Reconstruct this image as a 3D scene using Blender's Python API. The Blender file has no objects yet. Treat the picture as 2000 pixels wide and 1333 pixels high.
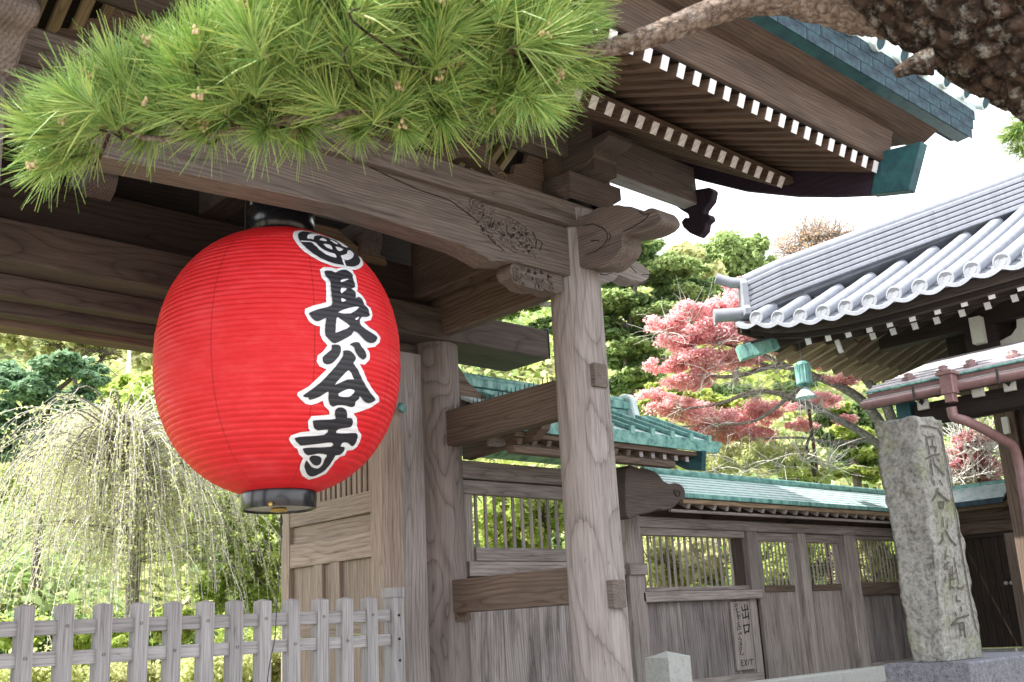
import bpy, bmesh, math, random
import numpy as np
from mathutils import Vector, Matrix, noise as mnoise
random.seed(7); rng = np.random.default_rng(7)
scene = bpy.context.scene
COL = scene.collection
R = math.radians

# ------------------------------------------------------------------ camera, world, sun
YAW, PIT, ROL, FPX = 0.761842940, 0.264360449, -0.0545156127, 2090.89943
_cy, _sy, _cp, _sp = math.cos(YAW), math.sin(YAW), math.cos(PIT), math.sin(PIT)
FW = np.array([_sy*_cp, _cy*_cp, _sp]); RT0 = np.array([_cy, -_sy, 0.0]); UP0 = np.cross(RT0, FW)
RT = math.cos(ROL)*RT0 + math.sin(ROL)*UP0; UP = -math.sin(ROL)*RT0 + math.cos(ROL)*UP0
EYE = np.array([0, 0, 1.6])
cam_d = bpy.data.cameras.new('camera'); cam = bpy.data.objects.new('camera', cam_d); COL.objects.link(cam)
cam.matrix_world = Matrix(((RT[0], UP[0], -FW[0], EYE[0]), (RT[1], UP[1], -FW[1], EYE[1]), (RT[2], UP[2], -FW[2], EYE[2]), (0, 0, 0, 1)))
cam_d.sensor_width = 36; cam_d.lens = FPX/2000*36; cam_d.clip_start = 0.05; cam_d.clip_end = 600
cam_d.dof.use_dof = True; cam_d.dof.focus_distance = 6.8; cam_d.dof.aperture_fstop = 8
scene.camera = cam

SUN_EL, SUN_AZ = 52.0, -62.0        # azimuth from +Y towards +X
sd = Vector((math.sin(R(SUN_AZ))*math.cos(R(SUN_EL)), math.cos(R(SUN_AZ))*math.cos(R(SUN_EL)), math.sin(R(SUN_EL))))
sun_d = bpy.data.lights.new('sun', 'SUN'); sun_d.energy = 5.0; sun_d.angle = R(0.55); sun_d.color = (1, .95, .87)
sun = bpy.data.objects.new('sun', sun_d); COL.objects.link(sun); sun.rotation_euler = sd.to_track_quat('Z', 'Y').to_euler()
world = bpy.data.worlds.new('World'); scene.world = world; world.use_nodes = True
nt = world.node_tree; nt.nodes.clear()
wo = nt.nodes.new('ShaderNodeOutputWorld'); bg = nt.nodes.new('ShaderNodeBackground'); bg.inputs['Strength'].default_value = 0.13
sky = nt.nodes.new('ShaderNodeTexSky'); sky.sky_type = 'NISHITA'; sky.sun_disc = False
sky.sun_elevation = R(SUN_EL); sky.sun_rotation = R(SUN_AZ); sky.air_density = 1.0; sky.dust_density = 2.5
tc = nt.nodes.new('ShaderNodeTexCoord'); cn = nt.nodes.new('ShaderNodeTexNoise'); cn.inputs['Scale'].default_value = 2.2; cn.inputs['Detail'].default_value = 5
cr = nt.nodes.new('ShaderNodeValToRGB'); cr.color_ramp.elements[0].position = .38; cr.color_ramp.elements[0].color = (.62, .62, .62, 1); cr.color_ramp.elements[1].position = .6
cm = nt.nodes.new('ShaderNodeMixRGB'); cm.inputs['Color2'].default_value = (10.0, 10.1, 10.4, 1)
nt.links.new(tc.outputs['Generated'], cn.inputs['Vector']); nt.links.new(cn.outputs['Fac'], cr.inputs['Fac']); nt.links.new(cr.outputs['Color'], cm.inputs['Fac'])
nt.links.new(sky.outputs['Color'], cm.inputs['Color1']); nt.links.new(cm.outputs['Color'], bg.inputs['Color']); nt.links.new(bg.outputs['Background'], wo.inputs['Surface'])
scene.view_settings.view_transform = 'Standard'; scene.view_settings.look = 'None'; scene.view_settings.exposure = 1.25; scene.view_settings.gamma = 1
scene.view_settings.use_curve_mapping = False

# ------------------------------------------------------------------ measuring helpers: the ray of a photo pixel met with a real plane of the place
def ray(x, y): return (x-1000)*RT/FPX - (y-666.5)*UP/FPX + FW
def onX(x, y, X): d = ray(x, y); return Vector(EYE + d*(X/d[0]))
def onY(x, y, Y): d = ray(x, y); return Vector(EYE + d*(Y/d[1]))
def onZ(x, y, Z): d = ray(x, y); return Vector(EYE + d*((Z-1.6)/d[2]))
def at(x, y, t): return Vector(EYE + ray(x, y)*t)

# ------------------------------------------------------------------ materials
def new_mat(name):
    m = bpy.data.materials.new(name); m.use_nodes = True; t = m.node_tree
    b = t.nodes['Principled BSDF']; return m, t, b
def N(t, k, **kw):
    n = t.nodes.new(k)
    for a, v in kw.items():
        if a in n.inputs: n.inputs[a].default_value = v
        else: setattr(n, a, v)
    return n
def ramp(t, stops):
    n = t.nodes.new('ShaderNodeValToRGB'); e = n.color_ramp.elements
    while len(e) < len(stops): e.new(.5)
    for q, (p, c) in zip(e, stops): q.position = p; q.color = (*c, 1)
    return n
def mixc(t, fac, a, b, mode='MIX'):
    n = t.nodes.new('ShaderNodeMixRGB'); n.blend_type = mode
    for k, v in (('Fac', fac), ('Color1', a), ('Color2', b)):
        if hasattr(v, 'links'): t.links.new(v, n.inputs[k])
        else: n.inputs[k].default_value = v if isinstance(v, float) else (*v, 1)
    return n.outputs['Color']

def wood(name, light, mid, dark, rings=9.0, grain=1.0, stain=.35, stain_col=(.05, .045, .04), rough=.78, bumpy=.35, per=.10, ringmix=.6, warp=.17, wyz=1.6, wx=.75, crack=.6):
    m, t, b = new_mat(name); L = t.links.new
    tc = N(t, 'ShaderNodeTexCoord'); oi = N(t, 'ShaderNodeObjectInfo')
    off = N(t, 'ShaderNodeVectorMath', operation='SCALE'); off.inputs['Scale'].default_value = 37.0
    cmb = N(t, 'ShaderNodeCombineXYZ'); L(oi.outputs['Random'], cmb.inputs[0]); L(oi.outputs['Random'], cmb.inputs[1])
    cmb.inputs[2].default_value = .3
    L(cmb.outputs[0], off.inputs[0])
    # low frequency warp, stretched along the grain (local X)
    base = N(t, 'ShaderNodeVectorMath', operation='ADD'); L(tc.outputs['Object'], base.inputs[0]); L(off.outputs[0], base.inputs[1])
    st = N(t, 'ShaderNodeVectorMath', operation='MULTIPLY'); st.inputs[1].default_value = (wx, wyz, wyz); L(base.outputs[0], st.inputs[0])
    wn = N(t, 'ShaderNodeTexNoise', Scale=1.0, Detail=2.0); L(st.outputs[0], wn.inputs['Vector'])
    sub = N(t, 'ShaderNodeVectorMath', operation='SUBTRACT'); sub.inputs[1].default_value = (.5, .5, .5); L(wn.outputs['Color'], sub.inputs[0])
    sc = N(t, 'ShaderNodeVectorMath', operation='SCALE'); sc.inputs['Scale'].default_value = warp; L(sub.outputs[0], sc.inputs[0])
    ob = N(t, 'ShaderNodeVectorMath', operation='MULTIPLY'); ob.inputs[1].default_value = (.05, 1, 1); L(tc.outputs['Object'], ob.inputs[0])
    a2 = N(t, 'ShaderNodeVectorMath', operation='ADD'); L(ob.outputs[0], a2.inputs[0]); L(sc.outputs[0], a2.inputs[1])
    o2 = N(t, 'ShaderNodeCombineXYZ'); o2.inputs[0].default_value = 0
    mr = N(t, 'ShaderNodeMapRange'); mr.inputs['To Min'].default_value = -.10; mr.inputs['To Max'].default_value = .10; L(oi.outputs['Random'], mr.inputs['Value']); L(mr.outputs[0], o2.inputs[1]); o2.inputs[2].default_value = .04
    a3 = N(t, 'ShaderNodeVectorMath', operation='ADD'); L(a2.outputs[0], a3.inputs[0]); L(o2.outputs[0], a3.inputs[1])
    wv = N(t, 'ShaderNodeTexWave', wave_type='RINGS', rings_direction='X', wave_profile='SAW'); wv.inputs['Scale'].default_value = rings
    wv.inputs['Distortion'].default_value = .35; wv.inputs['Detail'].default_value = 1; wv.inputs['Detail Scale'].default_value = 1.2
    L(a3.outputs[0], wv.inputs['Vector'])
    fs = N(t, 'ShaderNodeVectorMath', operation='MULTIPLY'); fs.inputs[1].default_value = (3*grain, 90*grain, 90*grain); L(base.outputs[0], fs.inputs[0])
    fn = N(t, 'ShaderNodeTexNoise', Scale=1.0, Detail=3.0, Roughness=.6); L(fs.outputs[0], fn.inputs['Vector'])
    ms = N(t, 'ShaderNodeVectorMath', operation='MULTIPLY'); ms.inputs[1].default_value = (1.3, 9, 9); L(base.outputs[0], ms.inputs[0])
    mn = N(t, 'ShaderNodeTexNoise', Scale=1.0, Detail=4.0, Roughness=.65); L(ms.outputs[0], mn.inputs['Vector'])
    rr = ramp(t, [(0, dark), (.10, mid), (.45, light), (.85, light), (1, mid)]); L(wv.outputs['Fac'], rr.inputs['Fac'])
    rf = ramp(t, [(.32, dark), (.5, mid), (.66, light)]); L(fn.outputs['Fac'], rf.inputs['Fac'])
    c = mixc(t, ringmix, rf.outputs['Color'], rr.outputs['Color'])
    rs = ramp(t, [(.42, (0, 0, 0)), (.72, (1, 1, 1))]); L(mn.outputs['Fac'], rs.inputs['Fac'])
    sf = N(t, 'ShaderNodeMath', operation='MULTIPLY'); sf.inputs[1].default_value = stain; L(rs.outputs['Color'], sf.inputs[0])
    c = mixc(t, sf.outputs[0], c, stain_col)
    ks = N(t, 'ShaderNodeVectorMath', operation='MULTIPLY'); ks.inputs[1].default_value = (.8, 15, 15); L(base.outputs[0], ks.inputs[0])
    kn = N(t, 'ShaderNodeTexNoise', Scale=1.0, Detail=2.0, Roughness=.5); L(ks.outputs[0], kn.inputs['Vector'])
    kr = ramp(t, [(.487, (0, 0, 0)), (.4955, (1, 1, 1)), (.504, (0, 0, 0))]); L(kn.outputs['Fac'], kr.inputs['Fac'])
    km = N(t, 'ShaderNodeMath', operation='MULTIPLY'); L(kr.outputs['Color'], km.inputs[0]); L(rs.outputs['Color'], km.inputs[1]); k2 = N(t, 'ShaderNodeMath', operation='MULTIPLY'); L(km.outputs[0], k2.inputs[0]); k2.inputs[1].default_value = crack
    c = mixc(t, k2.outputs[0], c, (.012, .01, .009))
    pm = N(t, 'ShaderNodeMapRange'); pm.inputs['To Min'].default_value = 1-per; pm.inputs['To Max'].default_value = 1+per; L(oi.outputs['Random'], pm.inputs['Value'])
    vm = N(t, 'ShaderNodeVectorMath', operation='SCALE'); L(c, vm.inputs[0]); L(pm.outputs[0], vm.inputs['Scale'])
    L(vm.outputs[0], b.inputs['Base Color'])
    b.inputs['Roughness'].default_value = rough; b.inputs['Specular IOR Level'].default_value = .25
    hm = N(t, 'ShaderNodeMath', operation='ADD'); L(fn.outputs['Fac'], hm.inputs[0]); L(wv.outputs['Fac'], hm.inputs[1])
    bp = N(t, 'ShaderNodeBump'); bp.inputs['Strength'].default_value = bumpy; bp.inputs['Distance'].default_value = .006; L(hm.outputs[0], bp.inputs['Height']); L(bp.outputs[0], b.inputs['Normal'])
    return m

M = {}
M['post'] = wood('wood_post', (.35, .32, .31), (.265, .235, .225), (.095, .078, .074), rings=11, stain=.35, ringmix=.5, warp=.34, wyz=.7, wx=.5, crack=.8)
M['wavy'] = wood('wood_post_wavy', (.235, .205, .19), (.165, .138, .125), (.06, .046, .042), rings=12, stain=.3, ringmix=.55, warp=.42)
M['beam'] = wood('wood_beam', (.20, .17, .155), (.13, .105, .092), (.038, .028, .025), rings=15, stain=.4, ringmix=.5, crack=.8)
M['gloom'] = wood('wood_gloom', (.125, .10, .088), (.086, .067, .058), (.03, .022, .019), rings=14, stain=.4, ringmix=.5)  # beam wood again, darkened: deep shade under the roof put into the colour
M['brown'] = wood('wood_brown', (.18, .135, .105), (.12, .085, .065), (.045, .03, .024), rings=12, stain=.4)
M['dark'] = wood('wood_dark', (.06, .045, .038), (.04, .03, .025), (.016, .011, .01), rings=10, stain=.3)
M['rafter'] = wood('wood_rafter', (.15, .10, .075), (.098, .064, .048), (.038, .025, .02), rings=12, stain=.4, per=.22)
M['board'] = wood('wood_board', (.135, .098, .075), (.08, .056, .044), (.03, .02, .016), rings=14, stain=.55, stain_col=(.03, .024, .022), ringmix=.5)
M['tan'] = wood('wood_tan', (.34, .25, .165), (.23, .165, .11), (.09, .065, .045), rings=10, stain=.35, per=.18)
M['fence'] = wood('wood_fence', (.37, .365, .375), (.30, .292, .30), (.15, .14, .14), rings=14, stain=.2, per=.09, ringmix=.3)
M['door'] = wood('wood_door', (.35, .285, .24), (.26, .205, .168), (.11, .08, .064), rings=12, stain=.25, per=.14, ringmix=.4)
M['wall'] = wood('wood_wall', (.37, .335, .32), (.27, .24, .225), (.10, .08, .07), rings=12, stain=.45, stain_col=(.065, .052, .044), per=.18, ringmix=.4)
M['plank'] = wood('wood_plank', (.36, .33, .325), (.235, .208, .20), (.07, .056, .05), rings=11, stain=.75, stain_col=(.05, .042, .038), per=.25)
M['deep'] = wood('wood_deep', (.03, .022, .02), (.022, .016, .015), (.011, .008, .008), rings=6, stain=.2)  # near-black wood; shade of gaps, grooves and hollows put into the colour
M['plum'] = wood('wood_plum', (.04, .027, .045), (.03, .02, .035), (.018, .012, .022), rings=6, stain=.2)  # very dark purple board wood

def plain(name, col, rough=.6, metal=0.0, spec=.5, nscale=0, namt=.15, bump=0.0, col2=None, coat=0.0):
    m, t, b = new_mat(name); b.inputs['Roughness'].default_value = rough; b.inputs['Metallic'].default_value = metal
    b.inputs['Specular IOR Level'].default_value = spec
    b.inputs['Coat Weight'].default_value = coat
    if nscale:
        tc = N(t, 'ShaderNodeTexCoord'); n = N(t, 'ShaderNodeTexNoise', Scale=float(nscale), Detail=6.0, Roughness=.65); t.links.new(tc.outputs['Object'], n.inputs['Vector'])
        c2 = col2 or tuple(max(0, x*(1-namt*2)) for x in col)
        r = ramp(t, [(.35, c2), (.62, col)]); t.links.new(n.outputs['Fac'], r.inputs['Fac']); t.links.new(r.outputs['Color'], b.inputs['Base Color'])
        if bump:
            bp = N(t, 'ShaderNodeBump'); bp.inputs['Strength'].default_value = bump; bp.inputs['Distance'].default_value = .01
            t.links.new(n.outputs['Fac'], bp.inputs['Height']); t.links.new(bp.outputs[0], b.inputs['Normal'])
    else: b.inputs['Base Color'].default_value = (*col, 1)
    return m
M['white'] = plain('white_paint', (.84, .84, .87), .7, nscale=25, namt=.07)
M['white_old'] = plain('white_paint_worn', (.70, .69, .69), .8, nscale=30, namt=.16)
M['black'] = plain('black_lacquer', (.012, .013, .018), .22, spec=.6)
M['ink'] = plain('black_ink', (.018, .019, .026), .55)
M['ink_white'] = plain('white_print', (.80, .83, .88), .6)
M['cap_under'] = plain('pale_metal', (.42, .40, .40), .45, nscale=8)
M['gold'] = plain('brass', (.55, .38, .12), .4, metal=.8)
M['iron'] = plain('dark_iron', (.03, .028, .028), .6)
M['plaster'] = plain('white_plaster', (.62, .64, .6), .9, nscale=12, namt=.05)
M['pale_roof'] = plain('pale_slate', (.52, .50, .52), .5, nscale=22, namt=.2)
M['maroon'] = plain('maroon_gutter', (.27, .16, .16), .42, nscale=14, namt=.12)
M['steel'] = plain('painted_steel', (.62, .64, .67), .5)
M['nail'] = plain('nail_hole', (.06, .05, .055), .8)
M['rust'] = plain('rust_pipe', (.17, .07, .06), .7, nscale=20)
def copper(name, c1, c2, c3, streak=True, rough=.5, spec=.4):
    m, t, b = new_mat(name); L = t.links.new; tc = N(t, 'ShaderNodeTexCoord')
    mp = N(t, 'ShaderNodeVectorMath', operation='MULTIPLY'); mp.inputs[1].default_value = (9, 9, 2.5) if streak else (6, 6, 6); L(tc.outputs['Object'], mp.inputs[0])
    n = N(t, 'ShaderNodeTexNoise', Scale=1.0, Detail=7.0, Roughness=.7); L(mp.outputs[0], n.inputs['Vector'])
    r = ramp(t, [(.36, c3), (.5, c2), (.64, c1)]); L(n.outputs['Fac'], r.inputs['Fac']); L(r.outputs['Color'], b.inputs['Base Color'])
    b.inputs['Roughness'].default_value = rough; b.inputs['Specular IOR Level'].default_value = spec
    bp = N(t, 'ShaderNodeBump'); bp.inputs['Strength'].default_value = .12; bp.inputs['Distance'].default_value = .01; L(n.outputs['Fac'], bp.inputs['Height']); L(bp.outputs[0], b.inputs['Normal'])
    return m
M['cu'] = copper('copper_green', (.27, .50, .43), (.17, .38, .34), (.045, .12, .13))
M['cu_pale'] = copper('copper_pale', (.74, .84, .85), (.63, .77, .78), (.38, .57, .58), True, .3)  # pale copy of the copper green, sunlit brightness put into the colour
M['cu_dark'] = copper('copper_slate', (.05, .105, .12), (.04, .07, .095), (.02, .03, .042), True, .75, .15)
M['cu_teal'] = copper('copper_teal', (.03, .115, .12), (.026, .09, .105), (.018, .055, .075), rough=.4)
M['tile'] = plain('grey_tile', (.27, .29, .335), .42, nscale=9, namt=.10, spec=.5)
M['tile_d'] = plain('grey_tile_dark', (.20, .21, .25), .45, nscale=9, namt=.12)

def stone(name, c1, c2, c3, sc=6, moss=None, bump=.5, fine=60.0):
    m, t, b = new_mat(name); L = t.links.new; tc = N(t, 'ShaderNodeTexCoord')
    n = N(t, 'ShaderNodeTexNoise', Scale=float(sc), Detail=8.0, Roughness=.7); L(tc.outputs['Object'], n.inputs['Vector'])
    f = N(t, 'ShaderNodeTexNoise', Scale=float(fine), Detail=4.0, Roughness=.6); L(tc.outputs['Object'], f.inputs['Vector'])
    r = ramp(t, [(.33, c3), (.5, c2), (.66, c1)]); L(n.outputs['Fac'], r.inputs['Fac'])
    r2 = ramp(t, [(.38, c3), (.55, c1)]); L(f.outputs['Fac'], r2.inputs['Fac'])
    c = mixc(t, .45, r.outputs['Color'], r2.outputs['Color'])
    if moss:
        g = N(t, 'ShaderNodeTexNoise', Scale=2.4, Detail=6.0, Roughness=.7); L(tc.outputs['Object'], g.inputs['Vector'])
        rg = ramp(t, [(.50, (0, 0, 0)), (.68, (.8, .8, .8))]); L(g.outputs['Fac'], rg.inputs['Fac']); c = mixc(t, rg.outputs['Color'], c, moss)
    L(c, b.inputs['Base Color']); b.inputs['Roughness'].default_value = .9; b.inputs['Specular IOR Level'].default_value = .2
    ad = N(t, 'ShaderNodeMath', operation='ADD'); L(n.outputs['Fac'], ad.inputs[0]); L(f.outputs['Fac'], ad.inputs[1])
    bp = N(t, 'ShaderNodeBump'); bp.inputs['Strength'].default_value = bump; bp.inputs['Distance'].default_value = .012; L(ad.outputs[0], bp.inputs['Height']); L(bp.outputs[0], b.inputs['Normal'])
    return m
M['stele'] = stone('rough_stone', (.33, .33, .31), (.22, .22, .205), (.09, .088, .082), 7, (.15, .18, .07), 1.2, 30)
M['carve'] = plain('carved_groove', (.085, .075, .06), .95, nscale=20)
M['granite'] = stone('granite', (.50, .52, .50), (.42, .44, .42), (.27, .28, .28), 30, None, .15, 160)
M['granite_d'] = stone('granite_dark', (.24, .25, .28), (.15, .155, .18), (.06, .06, .075), 25, None, .3, 110)
M['gravel'] = stone('pale_gravel', (.29, .25, .205), (.235, .20, .165), (.15, .13, .11), 3, None, .3, 45)
M['earth'] = stone('earth', (.20, .20, .10), (.14, .15, .07), (.07, .08, .04), 2, None, .4, 20)

def bark(name, c1, c2, c3, lichen=None, sc=22.0, bump=.9):
    m, t, b = new_mat(name); L = t.links.new; tc = N(t, 'ShaderNodeTexCoord')
    v = N(t, 'ShaderNodeTexVoronoi', Scale=sc); v.feature = 'DISTANCE_TO_EDGE'
    wn = N(t, 'ShaderNodeTexNoise', Scale=sc*.4, Detail=5.0, Roughness=.7); L(tc.outputs['Object'], wn.inputs['Vector'])
    mx = N(t, 'ShaderNodeVectorMath', operation='SCALE'); mx.inputs['Scale'].default_value = .09; L(wn.outputs['Color'], mx.inputs[0])
    ad = N(t, 'ShaderNodeVectorMath', operation='ADD'); L(tc.outputs['Object'], ad.inputs[0]); L(mx.outputs[0], ad.inputs[1]); L(ad.outputs[0], v.inputs['Vector'])
    r = ramp(t, [(0, c3), (.05, c3), (.13, c2), (.4, c1)]); L(v.outputs['Distance'], r.inputs['Fac'])
    n2 = N(t, 'ShaderNodeTexNoise', Scale=sc*1.6, Detail=8.0, Roughness=.75); L(tc.outputs['Object'], n2.inputs['Vector'])
    r2 = ramp(t, [(.36, c3), (.5, c2), (.63, c1)]); L(n2.outputs['Fac'], r2.inputs['Fac'])
    c = mixc(t, .5, r.outputs['Color'], r2.outputs['Color']); c = mixc(t, .55, c, r.outputs['Color'], 'MULTIPLY') if bump >= .9 else c
    if lichen:
        g = N(t, 'ShaderNodeTexNoise', Scale=sc*1.1, Detail=9.0, Roughness=.8); L(tc.outputs['Object'], g.inputs['Vector'])
        rg = ramp(t, [(.53, (0, 0, 0)), (.62, (.85, .85, .85))]); L(g.outputs['Fac'], rg.inputs['Fac']); c = mixc(t, rg.outputs['Color'], c, lichen)
    L(c, b.inputs['Base Color']); b.inputs['Roughness'].default_value = .95; b.inputs['Specular IOR Level'].default_value = .1
    h = N(t, 'ShaderNodeMath', operation='ADD'); L(v.outputs['Distance'], h.inputs[0]); L(n2.outputs['Fac'], h.inputs[1])
    bp = N(t, 'ShaderNodeBump'); bp.inputs['Strength'].default_value = bump; bp.inputs['Distance'].default_value = .045; L(h.outputs[0], bp.inputs['Height']); L(bp.outputs[0], b.inputs['Normal'])
    return m
M['pinebark'] = bark('pine_bark', (.33, .25, .20), (.17, .12, .095), (.016, .012, .011), (.46, .46, .41), 20.0, 1.0)
M['branchbark'] = bark('pine_branch_bark', (.42, .35, .29), (.26, .20, .165), (.08, .055, .05), (.42, .39, .36), 34.0, .7)
M['greybark'] = bark('grey_bark', (.42, .39, .36), (.30, .27, .25), (.15, .13, .12), None, 14.0, .4)
M['twig'] = plain('pale_twig', (.76, .74, .70), .8, nscale=5, namt=.2)
M['darktwig'] = plain('dark_twig', (.11, .085, .07), .9, nscale=6)

def leaf(name, cols, trans=.5, rough=.55):
    m, t, b = new_mat(name); L = t.links.new
    g = N(t, 'ShaderNodeNewGeometry'); r = ramp(t, [(i/(max(1, len(cols)-1)), c) for i, c in enumerate(cols)]); L(g.outputs['Random Per Island'], r.inputs['Fac'])
    L(r.outputs['Color'], b.inputs['Base Color']); b.inputs['Roughness'].default_value = rough; b.inputs['Specular IOR Level'].default_value = .25
    tr = N(t, 'ShaderNodeBsdfTranslucent'); L(r.outputs['Color'], tr.inputs['Color'])
    mx = N(t, 'ShaderNodeMixShader'); mx.inputs['Fac'].default_value = trans
    out = t.nodes['Material Output']; L(b.outputs[0], mx.inputs[1]); L(tr.outputs[0], mx.inputs[2]); L(mx.outputs[0], out.inputs['Surface'])
    return m
M['needle'] = leaf('pine_needles', [(.15, .30, .08), (.27, .45, .12), (.40, .58, .19), (.54, .62, .19), (.33, .50, .22)], .35, .4)
M['needle_brown'] = leaf('dry_needles', [(.30, .16, .10), (.38, .24, .14)], .2)
M['bud'] = plain('pine_bud', (.62, .47, .28), .8, nscale=60, namt=.2)
M['lf_dark'] = leaf('leaves_dark_green', [(.15, .25, .10), (.21, .32, .13), (.28, .39, .16), (.36, .46, .20)])  # crown colours lightened and greyed: bright haze put into them
M['lf_blue'] = leaf('leaves_pine_green', [(.15, .28, .17), (.22, .35, .20), (.29, .42, .25)], .4)
M['lf_mid'] = leaf('leaves_mid_green', [(.29, .41, .17), (.38, .49, .20), (.47, .56, .25)])
M['lf_lime'] = leaf('leaves_lime', [(.36, .50, .12), (.48, .58, .16), (.58, .64, .22)])
M['lf_yel'] = leaf('leaves_yellow_green', [(.52, .56, .27), (.62, .63, .32), (.68, .65, .40), (.46, .53, .22)])
M['lf_pale'] = leaf('leaves_pale_bud', [(.60, .64, .30), (.72, .74, .40), (.54, .60, .24)])
M['lf_pink'] = leaf('leaves_pink', [(.84, .42, .45), (.90, .57, .58), (.93, .70, .68), (.87, .48, .52)])
M['lf_orange'] = leaf('leaves_orange', [(.66, .36, .18), (.74, .46, .26), (.72, .50, .36)])
M['lf_blossom'] = leaf('blossom_pink', [(.70, .30, .38), (.74, .42, .46), (.66, .25, .28), (.62, .5, .36)])

# ------------------------------------------------------------------ object helpers
WM = {}
def link(o, parent=None, world=Matrix.Identity(4)):
    COL.objects.link(o)
    if parent is not None:
        o.parent = parent; o.matrix_basis = WM[parent.name].inverted() @ world
    else: o.matrix_basis = world
    WM[o.name] = world.copy()
    return o
def props(o, label=None, cat=None, group=None, kind=None):
    if label: o['label'] = label
    if cat: o['category'] = cat
    if group: o['group'] = group
    if kind: o['kind'] = kind
    return o
def thing(name, loc, label, cat, group=None):
    o = bpy.data.objects.new(name, None); o.empty_display_size = .2
    link(o, None, Matrix.Translation(Vector(loc))); return props(o, label, cat, group)
class MB:
    def __init__(s): s.v = []; s.f = []; s.mi = []; s.sm = []
    def add(s, vs, fs, mi=0, smooth=False):
        b = len(s.v); s.v += [tuple(v) for v in vs]
        for f in fs: s.f.append([i+b for i in f]); s.mi.append(mi); s.sm.append(smooth)
    def box(s, c, d, rot=None, mi=0, ch=0.0):
        hx, hy, hz = d[0]/2, d[1]/2, d[2]/2
        s.prism([(-hx, -hy), (hx, -hy), (hx, hy), (-hx, hy)], -hz, hz, c, rot, mi)
    def prism(s, poly, z0, z1, c=(0, 0, 0), rot=None, mi=0, top=1.0):
        n = len(poly); vs = [Vector((x, y, z0)) for x, y in poly]+[Vector((x*top, y*top, z1)) for x, y in poly]
        if rot is not None: vs = [rot @ v for v in vs]
        vs = [v+Vector(c) for v in vs]
        s.add(vs, [list(range(n))[::-1], list(range(n, 2*n))]+[[i, (i+1) % n, n+(i+1) % n, n+i] for i in range(n)], mi)
    def tube(s, pts, rad, sides=6, mi=0, cap=True, smooth=True, jit=0.0, squash=1.0):
        pts = [Vector(p) for p in pts]; n = len(pts)
        if not hasattr(rad, '__len__'): rad = [rad]*n
        t0 = (pts[1]-pts[0]).normalized(); u = t0.orthogonal().normalized(); vs = []
        for i, p in enumerate(pts):
            t = ((pts[i+1]-p) if i < n-1 else (p-pts[i-1])).normalized()
            if 0 < i < n-1: t = (pts[i+1]-pts[i-1]).normalized()
            u = (u-t*u.dot(t)).normalized(); w = t.cross(u)
            for k in range(sides):
                a = 2*math.pi*k/sides; r = rad[i]
                d = u*math.cos(a)+w*math.sin(a)*squash
                if jit: r *= 1+jit*mnoise.noise((p+d*r)*6/max(.3, 1))
                vs.append(p+d*r)
        fs = [[i*sides+k, i*sides+(k+1) % sides, (i+1)*sides+(k+1) % sides, (i+1)*sides+k] for i in range(n-1) for k in range(sides)]
        s.add(vs, fs, mi, smooth)
        if cap:
            s.add(vs[:sides], [list(range(sides))[::-1]], mi); s.add(vs[-sides:], [list(range(sides))], mi)
    def lathe(s, prof, c=(0, 0, 0), seg=24, mi=0, smooth=True, rot=None):
        c = Vector(c); vs = []
        for r, z in prof:
            for k in range(seg):
                a = 2*math.pi*k/seg; v = Vector((r*math.cos(a), r*math.sin(a), z))
                vs.append((rot @ v if rot is not None else v)+c)
        fs = [[i*seg+k, i*seg+(k+1) % seg, (i+1)*seg+(k+1) % seg, (i+1)*seg+k] for i in range(len(prof)-1) for k in range(seg)]
        s.add(vs, fs, mi, smooth)
    def mesh(s, name, mats):
        me = bpy.data.meshes.new(name); me.from_pydata(s.v, [], s.f)
        for m in (mats if isinstance(mats, (list, tuple)) else [mats]): me.materials.append(M[m] if isinstance(m, str) else m)
        me.polygons.foreach_set('material_index', s.mi); me.polygons.foreach_set('use_smooth', s.sm); me.update(); return me
    def build(s, name, mats, parent=None, world=None, **kw):
        me = s.mesh(name, mats)
        if parent is not None and world is None:      # vertices were given in world space: keep them, origin at parent
            world = Matrix.Translation(WM[parent.name].translation); me.transform(world.inverted())
        o = bpy.data.objects.new(name, me); link(o, parent, world or Matrix.Identity(4)); return props(o, **kw)
def axes(a, b, up=(0, 0, 1)):
    a, b = Vector(a), Vector(b); x = (b-a).normalized(); z = Vector(up); z = (z-x*z.dot(x))
    if z.length < 1e-5: z = x.orthogonal()
    z.normalize(); y = z.cross(x); m = Matrix((x, y, z)).transposed().to_4x4(); m.translation = (a+b)/2; return m
_bc = {}
def beam_mesh(L, w, h, ch, mat):
    k = (round(L, 3), round(w, 3), round(h, 3), round(ch, 4), mat)
    if k in _bc: return _bc[k]
    mb = MB(); c = ch; hw, hh = w/2, h/2
    prof = [(-hw+c, -hh), (hw-c, -hh), (hw, -hh+c), (hw, hh-c), (hw-c, hh), (-hw+c, hh), (-hw, hh-c), (-hw, -hh+c)] if c else [(-hw, -hh), (hw, -hh), (hw, hh), (-hw, hh)]
    n = len(prof); xs = [-L/2, L/2]
    vs = [(x, y, z) for x in xs for y, z in prof]
    mb.add(vs, [list(range(n))[::-1], list(range(n, 2*n))]+[[i, (i+1) % n, n+(i+1) % n, n+i] for i in range(n)])
    _bc[k] = mb.mesh('beam', mat); return _bc[k]
def beam(name, a, b, w, h, mat, parent=None, ch=.006, up=(0, 0, 1), **kw):
    """a squared timber from a to b; grain runs along it"""
    a, b = Vector(a), Vector(b); me = beam_mesh((b-a).length, w, h, ch, mat)
    o = bpy.data.objects.new(name, me); link(o, parent, axes(a, b, up)); return props(o, **kw)
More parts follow.
